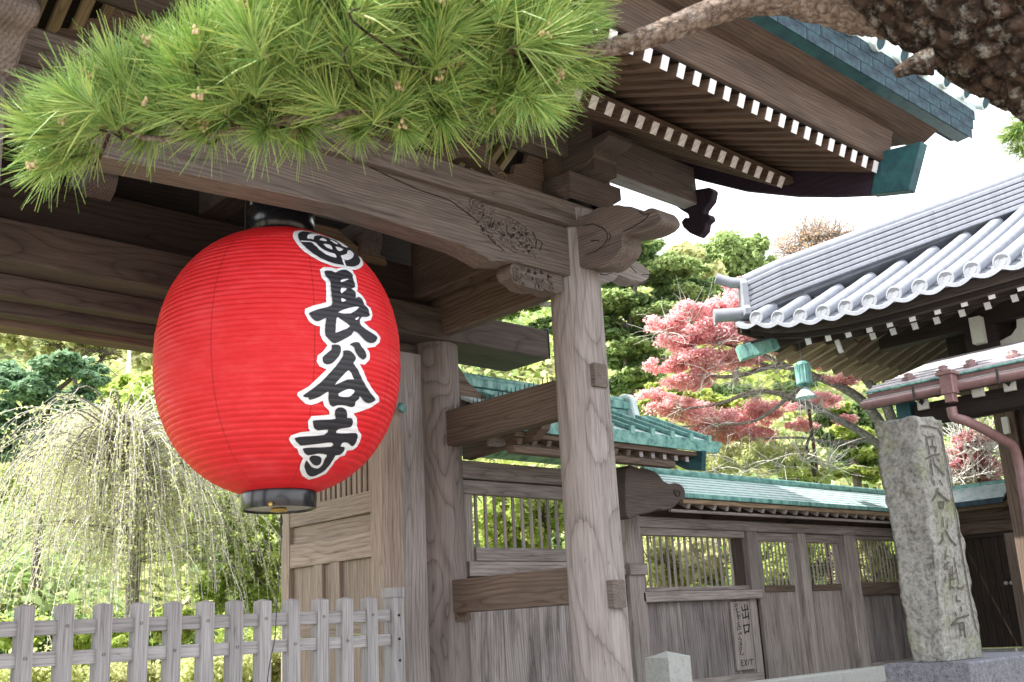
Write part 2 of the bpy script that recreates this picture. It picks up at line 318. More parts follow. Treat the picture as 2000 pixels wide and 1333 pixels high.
def bx(name, x0, x1, y0, y1, z0, z1, mat, parent=None, axis='x', ch=.006, **kw):
    """a squared timber given by its extents"""
    cx, cy, cz = (x0+x1)/2, (y0+y1)/2, (z0+z1)/2
    if axis == 'x': return beam(name, (x0, cy, cz), (x1, cy, cz), y1-y0, z1-z0, mat, parent, ch, **kw)
    if axis == 'y': return beam(name, (cx, y0, cz), (cx, y1, cz), x1-x0, z1-z0, mat, parent, ch, **kw)
    return beam(name, (cx, cy, z0), (cx, cy, z1), x1-x0, y1-y0, mat, parent, ch, up=(0, 1, 0), **kw)
def log(name, base, top, r0, r1, mat, parent=None, seg=28, **kw):
    base, top = Vector(base), Vector(top); L = (top-base).length; mb = MB(); n = 8
    vs = []; 
    for i in range(n+1):
        x = -L/2+L*i/n; r = r0+(r1-r0)*i/n
        for k in range(seg):
            a = 2*math.pi*k/seg; vs.append((x, r*math.cos(a), r*math.sin(a)))
    mb.add(vs, [[i*seg+k, i*seg+(k+1) % seg, (i+1)*seg+(k+1) % seg, (i+1)*seg+k] for i in range(n) for k in range(seg)], 0, True)
    mb.add(vs[:seg], [list(range(seg))[::-1]]); mb.add(vs[-seg:], [list(range(seg))])
    o = bpy.data.objects.new(name, mb.mesh(name, mat)); link(o, parent, axes(base, top, (0, 1, 0))); return props(o, **kw)
def plate(name, pts, vec, mat, parent=None, grain=(1, 0, 0), bev=0.0, **kw):
    """a sawn board: planar outline pts pushed through vec; grain direction sets the local X"""
    pts = [Vector(p) for p in pts]; vec = Vector(vec); c = sum(pts, Vector())/len(pts)
    W = axes(c, c+Vector(grain), vec); inv = W.inverted()
    W = W.copy(); W.translation = c; inv = W.inverted()
    bm = bmesh.new(); a = [bm.verts.new(inv @ p) for p in pts]; b = [bm.verts.new(inv @ (p+vec)) for p in pts]; n = len(pts)
    bm.faces.new(a); bm.faces.new(b[::-1])
    for i in range(n): bm.faces.new((a[i], b[i], b[(i+1) % n], a[(i+1) % n]))
    bmesh.ops.recalc_face_normals(bm, faces=bm.faces)
    if bev: bmesh.ops.bevel(bm, geom=[e for e in bm.edges], offset=bev, segments=1, affect='EDGES', clamp_overlap=True)
    bmesh.ops.triangulate(bm, faces=[f for f in bm.faces if len(f.verts) > 4])
    me = bpy.data.meshes.new(name); bm.to_mesh(me); bm.free(); me.materials.append(M[mat])
    o = bpy.data.objects.new(name, me); link(o, parent, W); return props(o, **kw)
def catmull(p, k=6):
    p = [Vector(q) for q in p]; out = []
    for i in range(len(p)-1):
        a = p[max(0, i-1)]; b = p[i]; c = p[i+1]; d = p[min(len(p)-1, i+2)]
        for j in range(k):
            t = j/k; out.append(.5*((2*b)+(c-a)*t+(2*a-5*b+4*c-d)*t*t+(3*b-a-3*c+d)*t**3))
    out.append(p[-1]); return out
def smoothpoly(pts, k=3):
    n = len(pts); out = []
    for i in range(n):
        a, b_, c_, d = [Vector((*pts[(i+j) % n], 0)) for j in (-1, 0, 1, 2)]
        for j in range(k):
            t = j/k; q = .5*((2*b_)+(c_-a)*t+(2*a-5*b_+4*c_-d)*t*t+(3*b_-a-3*c_+d)*t**3); out.append((q.x, q.y))
    return out
# ------------------------------------------------------------------ ground
def ground_sheet():
    mb = MB(); mb.add([(-140, -60, 0), (200, -60, 0), (200, 260, 0), (-140, 260, 0)], [[0, 1, 2, 3]]); return mb
ground_sheet().build('ground', 'gravel', kind='structure')
mb = MB(); mb.box((7, 26, .44), (70, 38.6, .87)); mb.build('garden_terrace', 'earth', kind='structure')
mb = MB(); mb.box((7, 6.3, .36), (70, 1.2, .72)); mb.build('gate_platform', 'granite', kind='structure')
# hillside rising behind the garden
DX_, DY_ = _sy, _cy
def hill_z(L_, D_):
    s = max(0, D_-19); h = .9+min(s, 17)*.66+max(0, s-17)*.12; return max(.6, h*(1-.22*max(0, min(1, (L_-4)/12)))+1.2*mnoise.noise(Vector((L_*.12, D_*.12, 0)))*min(1, s/6))
mb = MB(); nx, ny = 70, 34; vs = []
for j in range(ny+1):
    for i in range(nx+1):
        L_ = -55+110*i/nx; D_ = 17+70*j/ny; vs.append((L_*DY_+D_*DX_, -L_*DX_+D_*DY_, hill_z(L_, D_)))
mb.add(vs, [[j*(nx+1)+i, j*(nx+1)+i+1, (j+1)*(nx+1)+i+1, (j+1)*(nx+1)+i] for j in range(ny) for i in range(nx)], 0, True)
mb.build('hillside', 'earth', kind='structure')

# ------------------------------------------------------------------ the temple gate
XP, YF, YB, XL = 5.81, 5.35, 7.08, 1.39
G = thing('temple_gate', (3.6, 6.2, 0), 'weathered wooden temple gate with deep eaves and copper roof behind the red lantern', 'gate')
log('post', (XP, YF, .6), (XP, YF, 4.72), .212, .195, 'post', G, label='round front post with cathedral grain, right of the lantern')
log('post', (XL, YF, .6), (XL, YF, 4.72), .212, .195, 'post', G)
log('post', (XP, YB, .6), (XP, YB, 4.06), .20, .20, 'wavy', G, label='round rear post with wavy grain')
log('post', (XL, YB, .6), (XL, YB, 4.06), .20, .20, 'post', G)
# rainbow beam between the front posts
def zr(r, Y): return 1.6+r*Y
Yk = 5.24
bot = [(1.5, 4.22), (1.85, 4.21), (1.95, 4.13), (2.1, 4.155), (3.6, zr(.5035, Yk)), (4.1, zr(.4995, Yk)), (4.6, zr(.494, Yk)), (4.78, zr(.486, Yk)), (4.85, zr(.482, Yk)), (4.95, zr(.486, Yk)), (5.1, zr(.490, Yk)), (5.72, zr(.4895, Yk))]
bot = [(x, z) for x, z in bot]
top = [(5.72, 4.555), (5.0, 4.565), (3.6, 4.60), (2.2, 4.565), (1.5, 4.555)]
kor = plate('rainbow_beam', [(x, Yk, z) for x, z in bot+top], (0, .21, 0), 'beam', G, (1, 0, 0), bev=.008, label='arched front lintel with dragon carving at its right end')
beam('tie_beam', (1.2, 5.34, 4.66), (5.92, 5.34, 4.66), .30, .20, 'beam', G, .012)
plate('tie_moulding', [(1.22, 5.172, 4.553), (5.88, 5.172, 4.553), (5.88, 5.172, 4.60), (1.22, 5.172, 4.60)], (0, .016, 0), 'beam', G)
# carving in relief on the rainbow beam: curling cloud and dragon strokes, and the pierced bracket below it
def curl(cx, cz, r, turns, a0, Y, rad, mb, dirn=1, plane='Y', sq=.8):
    pts = []; n = int(14*turns)
    for i in range(n+1):
        t = i/n; a = a0+dirn*t*turns*2*math.pi; rr = r*(1-.82*t)
        u, v = cx+rr*math.cos(a), cz+rr*math.sin(a)*sq
        pts.append((u, Y, v) if plane == 'Y' else (Y, u, v))
    mb.tube(pts, [rad*(1-.6*i/n) for i in range(n+1)], 5)
mb = MB(); rr_ = random.Random(3); rx0 = Matrix.Rotation(math.pi/2, 3, 'X')
def bpx(x, y): return onY(x, y, Yk-.004)
for k in range(26):
    x = rr_.uniform(925, 1035); yc = 400+(x-925)*.52+rr_.uniform(-4, 42); p = bpx(x, yc)
    curl(p.x, p.z, rr_.uniform(.02, .062), rr_.uniform(.7, 1.5), rr_.uniform(0, 6.3), Yk-.004, rr_.uniform(.009, .016), mb, rr_.choice((-1, 1)))
for k in range(30):
    x = rr_.uniform(930, 1045); yc = 404+(x-925)*.5+rr_.uniform(0, 44); p = bpx(x, yc); a = rr_.uniform(-1.2, .4); l = rr_.uniform(.03, .09)
    mb.tube([(p.x, Yk-.002, p.z), (p.x+l*.5*math.cos(a), Yk-.007, p.z+l*.5*math.sin(a)+.01), (p.x+l*math.cos(a), Yk-.001, p.z+l*math.sin(a))], [.006, .014, .004], 5)
mb.tube([bpx(*q) for q in [(880, 385), (905, 400), (925, 415), (945, 405), (965, 420), (955, 450), (975, 465)]], [.003, .006, .009, .011, .011, .010, .006], 6)
mb.tube([bpx(*q) for q in [(940, 455), (965, 462), (985, 478), (1005, 492), (1030, 488), (1045, 470)]], [.004, .008, .010, .010, .009, .004], 6)
mb.tube([bpx(*q) for q in [(975, 415), (1000, 425), (1025, 440), (1040, 462)]], [.004, .01, .011, .006], 6)
mb.build('carved_dragon', 'beam', G, kind='stuff')
mb = MB()
for k in range(34):
    x = rr_.uniform(935, 1038); p = bpx(x, 404+(x-925)*.52+rr_.uniform(0, 38)); mb.lathe([(0, 0), (rr_.uniform(.007, .016), 0)], p+Vector((0, -.001-.0003*k, 0)), 7, rot=rx0)
mb.build('relief_shade', 'deep', G, kind='stuff')  # flat dark discs: shade in the carving's crevices put into colour
mb = MB()
for q in ([(705, 318), (760, 345), (820, 372), (880, 392), (930, 430), (960, 470), (985, 490)], [(1040, 452), (1048, 470), (1046, 486)], [(1050, 468), (1060, 476), (1054, 490)]):
    mb.tube([bpx(*p) for p in q], .0035, 4)
mb.build('carved_line', 'deep', G)
def pxY(L_, Y, ox=0, oy=0, s=1): return [onY(ox+x/s, oy+y/s, Y) for x, y in L_]
def pxX(L_, X, ox=0, oy=0, s=1): return [onX(ox+x/s, oy+y/s, X) for x, y in L_]
cb = plate('carved_bracket', pxY([(150, 1085), (200, 1055), (300, 1075), (420, 1110), (540, 1135), (545, 1290), (500, 1305), (440, 1290), (400, 1270), (330, 1275), (250, 1250), (215, 1215), (165, 1180), (140, 1130)], 5.28, 960, 240, 3.92), (0, .15, 0), 'beam', G)
mb = MB()
for k in range(22):
    x, y = rr_.uniform(1004, 1088), 0; y = 518+(x-1000)*.17+rr_.uniform(0, 34)
    p = onY(x, y, 5.275); curl(p.x, p.z, rr_.uniform(.015, .04), rr_.uniform(.7, 1.4), rr_.uniform(0, 6), 5.274, rr_.uniform(.006, .010), mb, rr_.choice((-1, 1)))
mb.build('carved_waves', 'beam', cb, kind='stuff')
mb = MB()
for (x, y, r) in [(1033, 530, .018), (1045, 534, .014), (1058, 532, .017), (1072, 541, .02), (1040, 545, .012), (1060, 552, .016), (1078, 555, .013), (1022, 524, .012)]:
    p = onY(x, y, 5.276); mb.lathe([(0, 0), (r, 0)], p+Vector((0, -.002, 0)), 8, rot=Matrix.Rotation(math.pi/2, 3, 'X'))
mb.build('pierced_shade', 'deep', cb)  # flat near-black discs painted as the shade inside the piercings
# carved noses at the right post
n1 = plate('carved_nose', pxX(smoothpoly([(640, 760), (740, 700), (800, 655), (870, 640), (960, 628), (1010, 638), (1060, 640), (1100, 655), (1130, 675), (1165, 675), (1200, 655), (1245, 655), (1275, 680), (1300, 730), (1280, 770), (1230, 805), (1160, 835), (1090, 850), (1010, 860), (1000, 900), (1005, 940), (985, 985), (940, 1035), (880, 1090), (830, 1110), (780, 1105), (640, 1080)]), 5.70, 960, 240, 3.92), (.22, 0, 0), 'beam', G, (0, 1, 0), bev=.012)
mb = MB()
for L_ in ([(700, 790), (780, 775), (850, 805), (885, 840), (890, 890), (860, 940), (800, 985), (720, 1010)], [(760, 905), (790, 900), (825, 905)], [(1010, 835), (1100, 790), (1180, 740), (1215, 690)], [(1130, 680), (1160, 700), (1200, 700)], [(900, 845), (915, 870), (900, 905)]):
    mb.tube([p+Vector((-.001, 0, 0)) for p in pxX(L_, 5.70, 960, 240, 3.92)], .004, 4)
mb.build('carved_line', 'deep', n1)
n2 = plate('carved_nose', pxY(smoothpoly([(800, 1060), (880, 1040), (960, 1000), (1010, 950), (1040, 985), (1080, 1030), (1130, 1070), (1180, 1100), (1212, 1140), (1205, 1190), (1160, 1215), (1080, 1210), (1030, 1185), (980, 1165), (950, 1200), (900, 1220), (800, 1222)]), 5.27, 960, 240, 3.92), (0, .16, 0), 'post', G, (1, 0, 0), bev=.010)
mb = MB()
for L_ in ([(870, 1075), (895, 1060), (920, 1080), (910, 1100), (885, 1090)], [(815, 1160), (880, 1165), (940, 1140), (975, 1095), (985, 1040)], [(990, 1010), (1020, 1060), (1060, 1100), (1110, 1150)], [(1150, 1165), (1210, 1165)]):
    mb.tube([p+Vector((0, -.001, 0)) for p in pxY(L_, 5.27, 960, 240, 3.92)], .0035, 4)
mb.build('carved_line', 'deep', n2)
# left post's nose towards the camera
bx('bracket_filler', 5.683, 5.937, 4.95, 5.7, 4.94, 5.48, 'gloom', G, 'y')  # filler block, its dark colour standing in for shade between the arms
def mirror_y_nose(X): 
    src = [v for v in pxX([(640, 760), (800, 655), (960, 628), (1130, 675), (1200, 655), (1275, 680), (1300, 730), (1230, 805), (1090, 850), (1005, 940), (880, 1090), (640, 1080)], 5.70, 960, 240, 3.92)]
    return [Vector((X, 5.13+(v.y-5.13)*.62, v.z+.15)) for v in src]
plate('carved_nose', mirror_y_nose(1.28), (.24, 0, 0), 'beam', G, (0, 1, 0), bev=.02)
# stepped brackets above the right post
def bracket(X0, X1, Y0, z0, z1, Yend=5.7):
    h = z1-z0
    pts = [(Y0, z1), (Y0, z0+h*.45), (Y0+.03, z0+h*.22), (Y0+.08, z0+h*.06), (Y0+.14, z0), (Yend, z0), (Yend, z1)]
    return plate('bracket_arm', [(X0, y, z) for y, z in pts], (X1-X0, 0, 0), 'gloom', G, (0, 1, 0), bev=.006)
mb = MB(); mb.prism([(-.29, -.29), (.29, -.29), (.29, .29), (-.29, .29)], 0, .10, (XP, YF, 4.83), None, 0, 1.0)
mb.add([(XP-.2, YF-.2, 4.761), (XP+.2, YF-.2, 4.761), (XP+.2, YF+.2, 4.761), (XP-.2, YF+.2, 4.761), (XP-.29, YF-.29, 4.83), (XP+.29, YF-.29, 4.83), (XP+.29, YF+.29, 4.83), (XP-.29, YF+.29, 4.83)],
       [[0, 1, 5, 4], [1, 2, 6, 5], [2, 3, 7, 6], [3, 0, 4, 7]])
mb.build('bearing_block', 'gloom', G)
zprev = 4.935
for i_, (px_, yt) in enumerate([(1108, 338), (1160, 286), (1190, 255)]):
    a = onX(px_, yt, 5.68); bracket(5.68-.004*i_, 5.94+.004*i_, a.y, zprev-.012, a.z); zprev = a.z
plate('bracket_arm', [(5.6, 5.28, 4.935), (6.12, 5.28, 4.935), (6.2, 5.28, 4.97), (6.24, 5.28, 5.03), (6.24, 5.28, 5.14), (5.6, 5.28, 5.14)], (0, .16, 0), 'brown', G)
for X in (1.39, 3.6):
    mb = MB(); mb.prism([(-.26, -.26), (.26, -.26), (.26, .26), (-.26, .26)], 0, .17, (X, YF, 4.762)); mb.build('bearing_block', 'gloom', G)
    bracket(X-.13, X+.13, 4.9, 4.935, 5.14)
# cloud-carved frog-leg struts in the bay above the tie beam
for X in (2.5, 4.75):
    prof = [(-.52, 0), (-.50, .06), (-.40, .10), (-.34, .07), (-.30, .13), (-.2, .20), (-.12, .30), (-.10, .38), (.10, .38), (.12, .30), (.2, .20), (.30, .13), (.34, .07), (.40, .10), (.50, .06), (.52, 0), (.30, 0), (.22, .06), (.12, .12), (0, .15), (-.12, .12), (-.22, .06), (-.30, 0)]
    p = plate('frog_leg_strut', [(X+a, 5.30, 4.762+b) for a, b in prof], (0, .1, 0), 'brown', G)
    mb = MB(); curl(X-.3, 4.84, .05, 1.5, 0, 5.298, .008, mb); curl(X+.3, 4.84, .05, 1.5, 3.1, 5.298, .008, mb, -1); curl(X, 5.02, .06, 1.6, 1, 5.298, .008, mb)
    mb.build('carved_curl', 'tan', p)
    mb = MB(); mb.prism([(-.13, -.1), (.13, -.1), (.13, .1), (-.13, .1)], 0, .10, (X, 5.3, 5.143-.10), None, 0, 1.0); mb.build('bearing_block', 'gloom', G)
for X0, X1 in ((4.95, 5.55), (1.7, 2.3)):
    plate('cloud_board', [(X0, 5.36, 4.765), (X1, 5.36, 4.765), (X1, 5.36, 5.14), (X1-.15, 5.36, 5.14), (X1-.2, 5.36, 5.05), (X1-.3, 5.36, 5.02), (X1-.33, 5.36, 4.93), (X1-.45, 5.36, 4.9), (X1-.5, 5.36, 4.83), (X0, 5.36, 4.82)], (0, .05, 0), 'brown', G)
# eave purlin and a paler underside strip, bounced light put into its colour
bx('purlin', -.3, 7.31, 5.2, 5.35, 5.145, 5.49, 'beam', G, ch=.008)
bx('purlin_underside', 6.25, 7.305, 5.205, 5.345, 5.138, 5.144, 'fence', G, ch=0)
bx('purlin', -.3, 7.3, 6.84, 7.06, 6.26, 6.5, 'dark', G)
bx('purlin', -.3, 7.3, 8.35, 8.52, 5.40, 5.70, 'beam', G)
# great rear beam and the layered lintels under it
kb = onY(1073, 700, 6.84)
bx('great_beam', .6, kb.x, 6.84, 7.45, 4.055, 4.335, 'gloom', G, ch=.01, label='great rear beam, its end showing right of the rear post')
bx('copper_edge', kb.x-.02, kb.x+.012, 6.83, 7.46, 4.335, 4.35, 'cu_teal', G, ch=0)
bx('copper_edge', kb.x+.001, kb.x+.008, 6.83, 6.845, 4.05, 4.335, 'cu_teal', G, 'z', ch=0)
z2 = onY(0, 574, 7.1).z; z3 = onY(0, 612, 7.28).z; z4 = onY(0, 636, 7.42).z
bx('lintel', 1.2, 5.7, 7.10, 7.24, z2, 4.05, 'gloom', G)
bx('lintel', 1.2, 5.5, 7.28, 7.40, z3, 4.05, 'gloom', G)
bx('lintel', 1.2, 5.4, 7.42, 7.60, z4, z3+.1, 'brown', G)
bx('lintel_board', .4, 5.9, 6.98, 7.35, 4.337, onY(0, 331, 6.98).z, 'dark', G)
bx('lintel_board', .4, 5.9, 7.30, 7.42, 4.36, 5.12, 'dark', G)
# soffit under rear eaves so the tan rafters read between the beams
for X in (2.62, 4.9):
    mb = MB(); p = onY(280, 378, 6.9)
    plate('carved_bracket', [(X, 6.86, 4.65+.34), (X, 6.86, 4.80), (X, 6.9, 4.72), (X, 7.0, 4.66), (X, 7.25, 4.66), (X, 7.25, 4.99)], (.2, 0, 0), 'beam', G, (0, 1, 0))
# carved arch behind the lantern, bounced light put into its tan colour
p = plate('frog_leg_strut', [(4.55+a*1.25, 6.93, 4.66+b*.62) for a, b in [(-.52, 0), (-.50, .10), (-.38, .16), (-.30, .13), (-.2, .24), (-.12, .34), (.12, .34), (.2, .24), (.30, .13), (.38, .16), (.50, .10), (.52, 0)]], (0, .08, 0), 'tan', G)
# cross beams joining front and rear posts
bx('cross_beam', XP-.11, XP+.0, 5.45, 7.0, 4.10, 4.75, 'brown', G, 'y', ch=.012)
bx('cross_beam', XL-.1, XL+.1, 5.45, 7.0, 4.10, 4.55, 'brown', G, 'y', ch=.012)
bx('cross_beam', XP-.3, XP-.13, 5.45, 7.0, 4.42, 4.95, 'brown', G, 'y', ch=.012)
bx('cross_beam', 3.5, 3.72, 5.3, 7.0, 4.74, 4.98, 'dark', G, 'y', ch=.012)
for X in (XP,):
    n_ = bx('tie_rail', X-.06, X+.06, 5.5, 6.99, 3.14, 3.44, 'brown', G, 'y', ch=.006)
    for i in range(26):
        y = 5.56+i*.052; mb = MB(); mb.tube([(X, y, 3.435), (X, y, 3.475), (X, y-.004, 3.50)], [.004, .004, .001], 4); mb.build('spike', 'iron', n_)
    bx('tie_rail', X-.06, X+.06, 5.5, 6.99, 1.765, 2.03, 'brown', G, 'y', ch=.006)
    bx('wedge', X-.05, X+.10, 6.86, 6.99, 1.70, 1.764, 'brown', G, 'y', ch=.004)
def tenon(x0, x1, y0, y1, Y):
    a, b_ = onY(x0, y0, Y), onY(x1, y1, Y); bx('tenon_end', a.x, b_.x, Y, YF-.1, b_.z, a.z, 'beam', G, 'y', ch=.006)
tenon(1160, 1188, 708, 758, 5.13); tenon(1196, 1224, 1133, 1187, 5.11)
# ---- rafters
PX = 7.235; SP = .1565
bk = lambda v: v
def rafter(name, X, Y0, z0, s, Y1, w, h, mat, white=None, off=.0):
    a = Vector((X, Y0, z0)); b_ = Vector((X, Y1, z0+s*(Y1-Y0)))
    r_ = beam(name, a, b_, w, h, mat, G, .004)
    if white:
        mesh = beam_mesh(.006, w+.002, h+.002, 0, white); o = bpy.data.objects.new('white_end', mesh)
        d = (b_-a).normalized(); W = axes(a-d*.006, b_, (0, 0, 1)); W.translation = a-d*.0025; link(o, r_, W)
    return r_
nraf = 49
for k in range(nraf):
    X = PX-SP*k
    rafter('flying_rafter', X, 3.5, 4.849, .39, 4.62, .060, .083, 'rafter', 'white')
    if k: rafter('base_rafter', X, 4.22, 4.942, .62, 6.88, .062, .085, 'rafter', 'white_old')
    if k: rafter('rear_rafter', X, 9.4, 5.02, -.0+.62, 6.92, .070, .09, 'tan') if False else beam('rear_rafter', (X, 6.93, 6.60), (X, 9.3, 5.13), .075, .09, 'tan', G, .004)  # rear rafters tan: light bounced from below put into the colour
bx('eave_batten', -.35, 7.3, 4.235, 4.31, 4.995, 5.052, 'rafter', G)
def sheet(name, Y0, z0, Y1, z1, x0, x1, th, mat, **kw):
    d = Vector((0, Y1-Y0, z1-z0)); nrm = Vector((0, -d.z, d.y)).normalized()*th
    return plate(name, [(x0, Y0, z0), (x1, Y0, z0), (x1, Y1, z1), (x0, Y1, z1)], nrm, mat, G, (1, 0, 0), **kw)
sheet('soffit_board', 3.48, 4.893, 4.6, 5.33, -.35, 7.3, .02, 'deep')  # boards near-black, so the gaps between rafters carry painted shade
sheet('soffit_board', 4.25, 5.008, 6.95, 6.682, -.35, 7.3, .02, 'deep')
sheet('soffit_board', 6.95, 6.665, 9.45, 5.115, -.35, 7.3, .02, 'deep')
def section(name, pts, x0, x1, mat, **kw):
    return plate(name, [(x0, y, z) for y, z in pts], (x1-x0, 0, 0), mat, G, (1, 0, 0), **kw)
section('eave_board', [(3.455, 4.905), (3.475, 4.90), (3.62, 4.97), (3.62, 5.2), (3.385, 5.14), (3.40, 5.11)], -.35, 7.39, 'board', bev=.004)
section('eave_board', [(3.405, 5.135), (3.33, 5.150), (3.24, 5.195), (3.215, 5.205), (3.215, 5.255), (3.9, 5.55), (3.9, 5.28), (3.5, 5.19)], -.6, 7.80, 'board', bev=.003)
section('copper_soffit', [(3.225, 5.206), (3.13, 5.215), (3.13, 5.24), (3.225, 5.24)], -.9, 8.15, 'cu_teal')
section('copper_eave', [(3.134, 5.24), (3.105, 5.455), (3.3, 5.52), (3.3, 5.26), (3.225, 5.241)], -.9, 8.20, 'cu_dark')
mz = [5.216, 5.300, 5.382, 5.456]
for r_ in range(3):
    x = 3.4+(r_ % 2)*.17
    while x < 8.18:
        x1 = min(x+.337, 8.20+.03*r_); y_ = 3.128-.011*r_
        q = plate('copper_shingle', [(x+.002, y_, mz[r_]), (x1-.002, y_, mz[r_]), (x1-.002, y_-.009, mz[r_+1]-.003), (x+.002, y_-.009, mz[r_+1]-.003)], (0, -.006-random.uniform(0, .002), 0), 'cu_dark', G)
        x += .34
# roof covering, rolls and their round ends
sheet('roof_sheet', 3.09, 5.462, 6.95, 7.45, -.95, 8.27, .03, 'cu_pale')
sheet('roof_sheet', 6.95, 7.45, 9.9, 5.9, -.95, 8.27, .03, 'cu_pale')
rollmb = MB(); rollmb.tube([(0, 0, 0), (0, 3.6, 1.854)], .045, 10, 0)
rm = rollmb.mesh('roof_roll', 'cu_pale')
capmb = MB(); rx = Matrix.Rotation(math.pi/2, 3, 'X'); rxt = Matrix.Rotation(R(117), 3, 'X')
capmb.lathe([(.05, -.05), (.064, -.04), (.070, .0), (.070, .05), (.060, .055), (.056, .045)], (0, 0, 0), 24, 0, False, rot=rxt); capmb.lathe([(.056, .045), (.030, .047), (0, .045)], (0, 0, 0), 24, 1, False, rot=rxt)
cm_ = capmb.mesh('roll_end', ['cu_pale', 'cu_dark'])
for k in range(26):
    X = 8.36-.345*k; rise = .085*max(0, 1-k/5)
    o = bpy.data.objects.new('roof_roll', rm); link(o, G, Matrix.Translation((X, 3.07, 5.49+rise)))
    c_ = bpy.data.objects.new('roll_end', cm_); link(c_, o, Matrix.Translation((X, 3.07, 5.49+rise)))
log('ridge', (-1, 6.95, 7.5), (8.2, 6.95, 7.5), .12, .12, 'cu', G, 12)
# bargeboard and gable pendant
bb = [(3.46, 4.655), (3.6, 4.675), (3.9, 4.765), (4.25, 4.89), (4.72, 5.10), (5.13, 5.34), (6.0, 5.87), (6.95, 6.42)]
tb = [(6.95, 6.80), (6.0, 6.26), (5.13, 5.73), (4.72, 5.49), (4.25, 5.25), (3.9, 5.13), (3.46, 4.99)]
plate('bargeboard', [(7.30, y, z) for y, z in bb+tb], (.07, 0, 0), 'plum', G, (0, 1, 0), bev=.006)
plate('bargeboard', [(7.30, 13.9-y, z) for y, z in bb+tb], (.07, 0, 0), 'plum', G, (0, 1, 0))
cc = pxX([(1775, 372), (1700, 380), (1714, 298), (1800, 276)], 7.29)
plate('copper_cladding', cc, (.10, 0, 0), 'cu_teal', G, (0, 1, 0), bev=.006)
plate('gable_pendant', pxX([(1385, 366), (1392, 372), (1388, 392), (1374, 410), (1373, 418), (1384, 419), (1387, 428), (1378, 436), (1376, 450), (1364, 463), (1346, 455), (1333, 443), (1330, 433), (1337, 425), (1345, 426), (1343, 418), (1331, 411), (1320, 403), (1322, 380), (1350, 372)], 7.30), (.09, 0, 0), 'plum', G, (0, 0, 1), bev=.008)
# ---- door jamb and open door leaf
bx('door_jamb', 5.17, 5.34, 6.98, 7.2, .7, 3.95, 'door', G, 'z', label='door jamb beside the open leaf, warm on its left side')
bx('door_jamb', 5.343, 5.62, 7.04, 7.18, .7, 3.95, 'post', G, 'z')
D = thing('gate_door', (5.1, 7.1, 0), 'open wooden door leaf of the gate, folded back beneath the lantern', 'door')
DX = 5.08
def dz(y): return onX(720, y, DX).z
Y0d = onX(727, 1000, DX).y; Y1d = onX(553, 1100, DX).y
def dm(name, ya, yb, za, zb, dx, mat='door', ax='y', **kw): return bx(name, DX-dx, DX+.05, ya, yb, za, zb, mat, D, ax, ch=.004, **kw)
dm('stile', Y0d-.16, Y0d, .75, 3.9, .02, 'door', 'z'); dm('stile', Y1d-.13, Y1d, .75, 3.9, .02, 'door', 'z')
za = [dz(960), dz(1002), dz(1038), dz(1089), dz(1216), dz(1228)]
dm('rail', Y0d, Y1d-.13, za[1], za[0], .012); dm('panel', Y0d, Y1d-.13, za[2], za[1]-.002, -.02); dm('rail', Y0d, Y1d-.13, za[3], za[2]-.002, .012)
dm('rail', Y0d, Y1d-.13, za[5]-.04, za[4], .010); dm('rail', Y0d, Y1d-.13, .75, .95, .010)
ym = [onX(x, 1130, DX).y for x in (664, 647, 630, 614)]
for a, b_ in ((ym[0], ym[1]), (ym[2], ym[3])): 
    dm('muntin', a, b_, za[4]+.002, za[3]-.002, .008, 'door', 'z'); dm('muntin', a, b_, .95, za[5]-.042, .008, 'door', 'z')
dm('panel', Y0d, Y1d-.13, za[4]+.002, za[3]-.002, -.025, 'door', 'z'); dm('panel', Y0d, Y1d-.13, .95, za[5]-.042, -.025, 'door', 'z')
n = 16
for i in range(n):
    y = Y0d+.03+(Y1d-.16-Y0d-.05)*i/(n-1); dm('slat', y-.026, y+.026, za[0]+.002, 3.6, -.005, 'door', 'z')
dm('rail', Y0d, Y1d-.13, 3.6, 3.9, .012)
mb = MB(); c = onY(785, 797, 6.9); mb.lathe([(0, -.012), (.035, -.01), (.045, 0), (.035, .02), (0, .024)], c, 12, rot=rx); mb.build('door_hook', 'cu', G)
# ------------------------------------------------------------------ paper lantern
LX, LY, LZ, LR, LH, LP = 3.628, 6.05, 3.405, .797, .895, 2.2
LZ0, LZ1 = 2.535, 4.285
def lr(z):
    t = abs((z-LZ)/LH)
    return LR*max(0.0, 1-t**LP)**(1/LP) if t < 1 else 0.0
NR = 52
def rib(z, a=0.0):
    u = (z-LZ0)/(LZ1-LZ0)*NR; f = abs(math.sin(math.pi*u))
    return (.0075+.002*mnoise.noise(Vector((a*1.5, u*.35, 8))))*f**.8-.004 + .0016*mnoise.noise(Vector((a*2.6, u*.9, 3))) + .0012*mnoise.noise(Vector((a*9, u*2.2, 9)))
LT = thing('paper_lantern', (LX, LY, LZ0), 'big red paper lantern with black temple characters hanging in the gateway', 'lantern')
seg = 180; rows = NR*6; vs = []
for i in range(rows+1):
    z = LZ0+(LZ1-LZ0)*i/rows; r0 = max(.232, lr(z))
    for k in range(seg):
        a = 2*math.pi*k/seg; r = r0+rib(z, a)
        vs.append((LX+r*math.cos(a), LY+r*math.sin(a), z))
mb = MB(); mb.add(vs, [[i*seg+k, i*seg+(k+1) % seg, (i+1)*seg+(k+1) % seg, (i+1)*seg+k] for i in range(rows) for k in range(seg)], 0, True)
m, t, b = new_mat('red_paper'); L = t.links.new; tc = N(t, 'ShaderNodeTexCoord')
sx = N(t, 'ShaderNodeSeparateXYZ'); L(tc.outputs['Object'], sx.inputs[0])
an = N(t, 'ShaderNodeMath', operation='ARCTAN2'); L(sx.outputs[1], an.inputs[0]); L(sx.outputs[0], an.inputs[1])
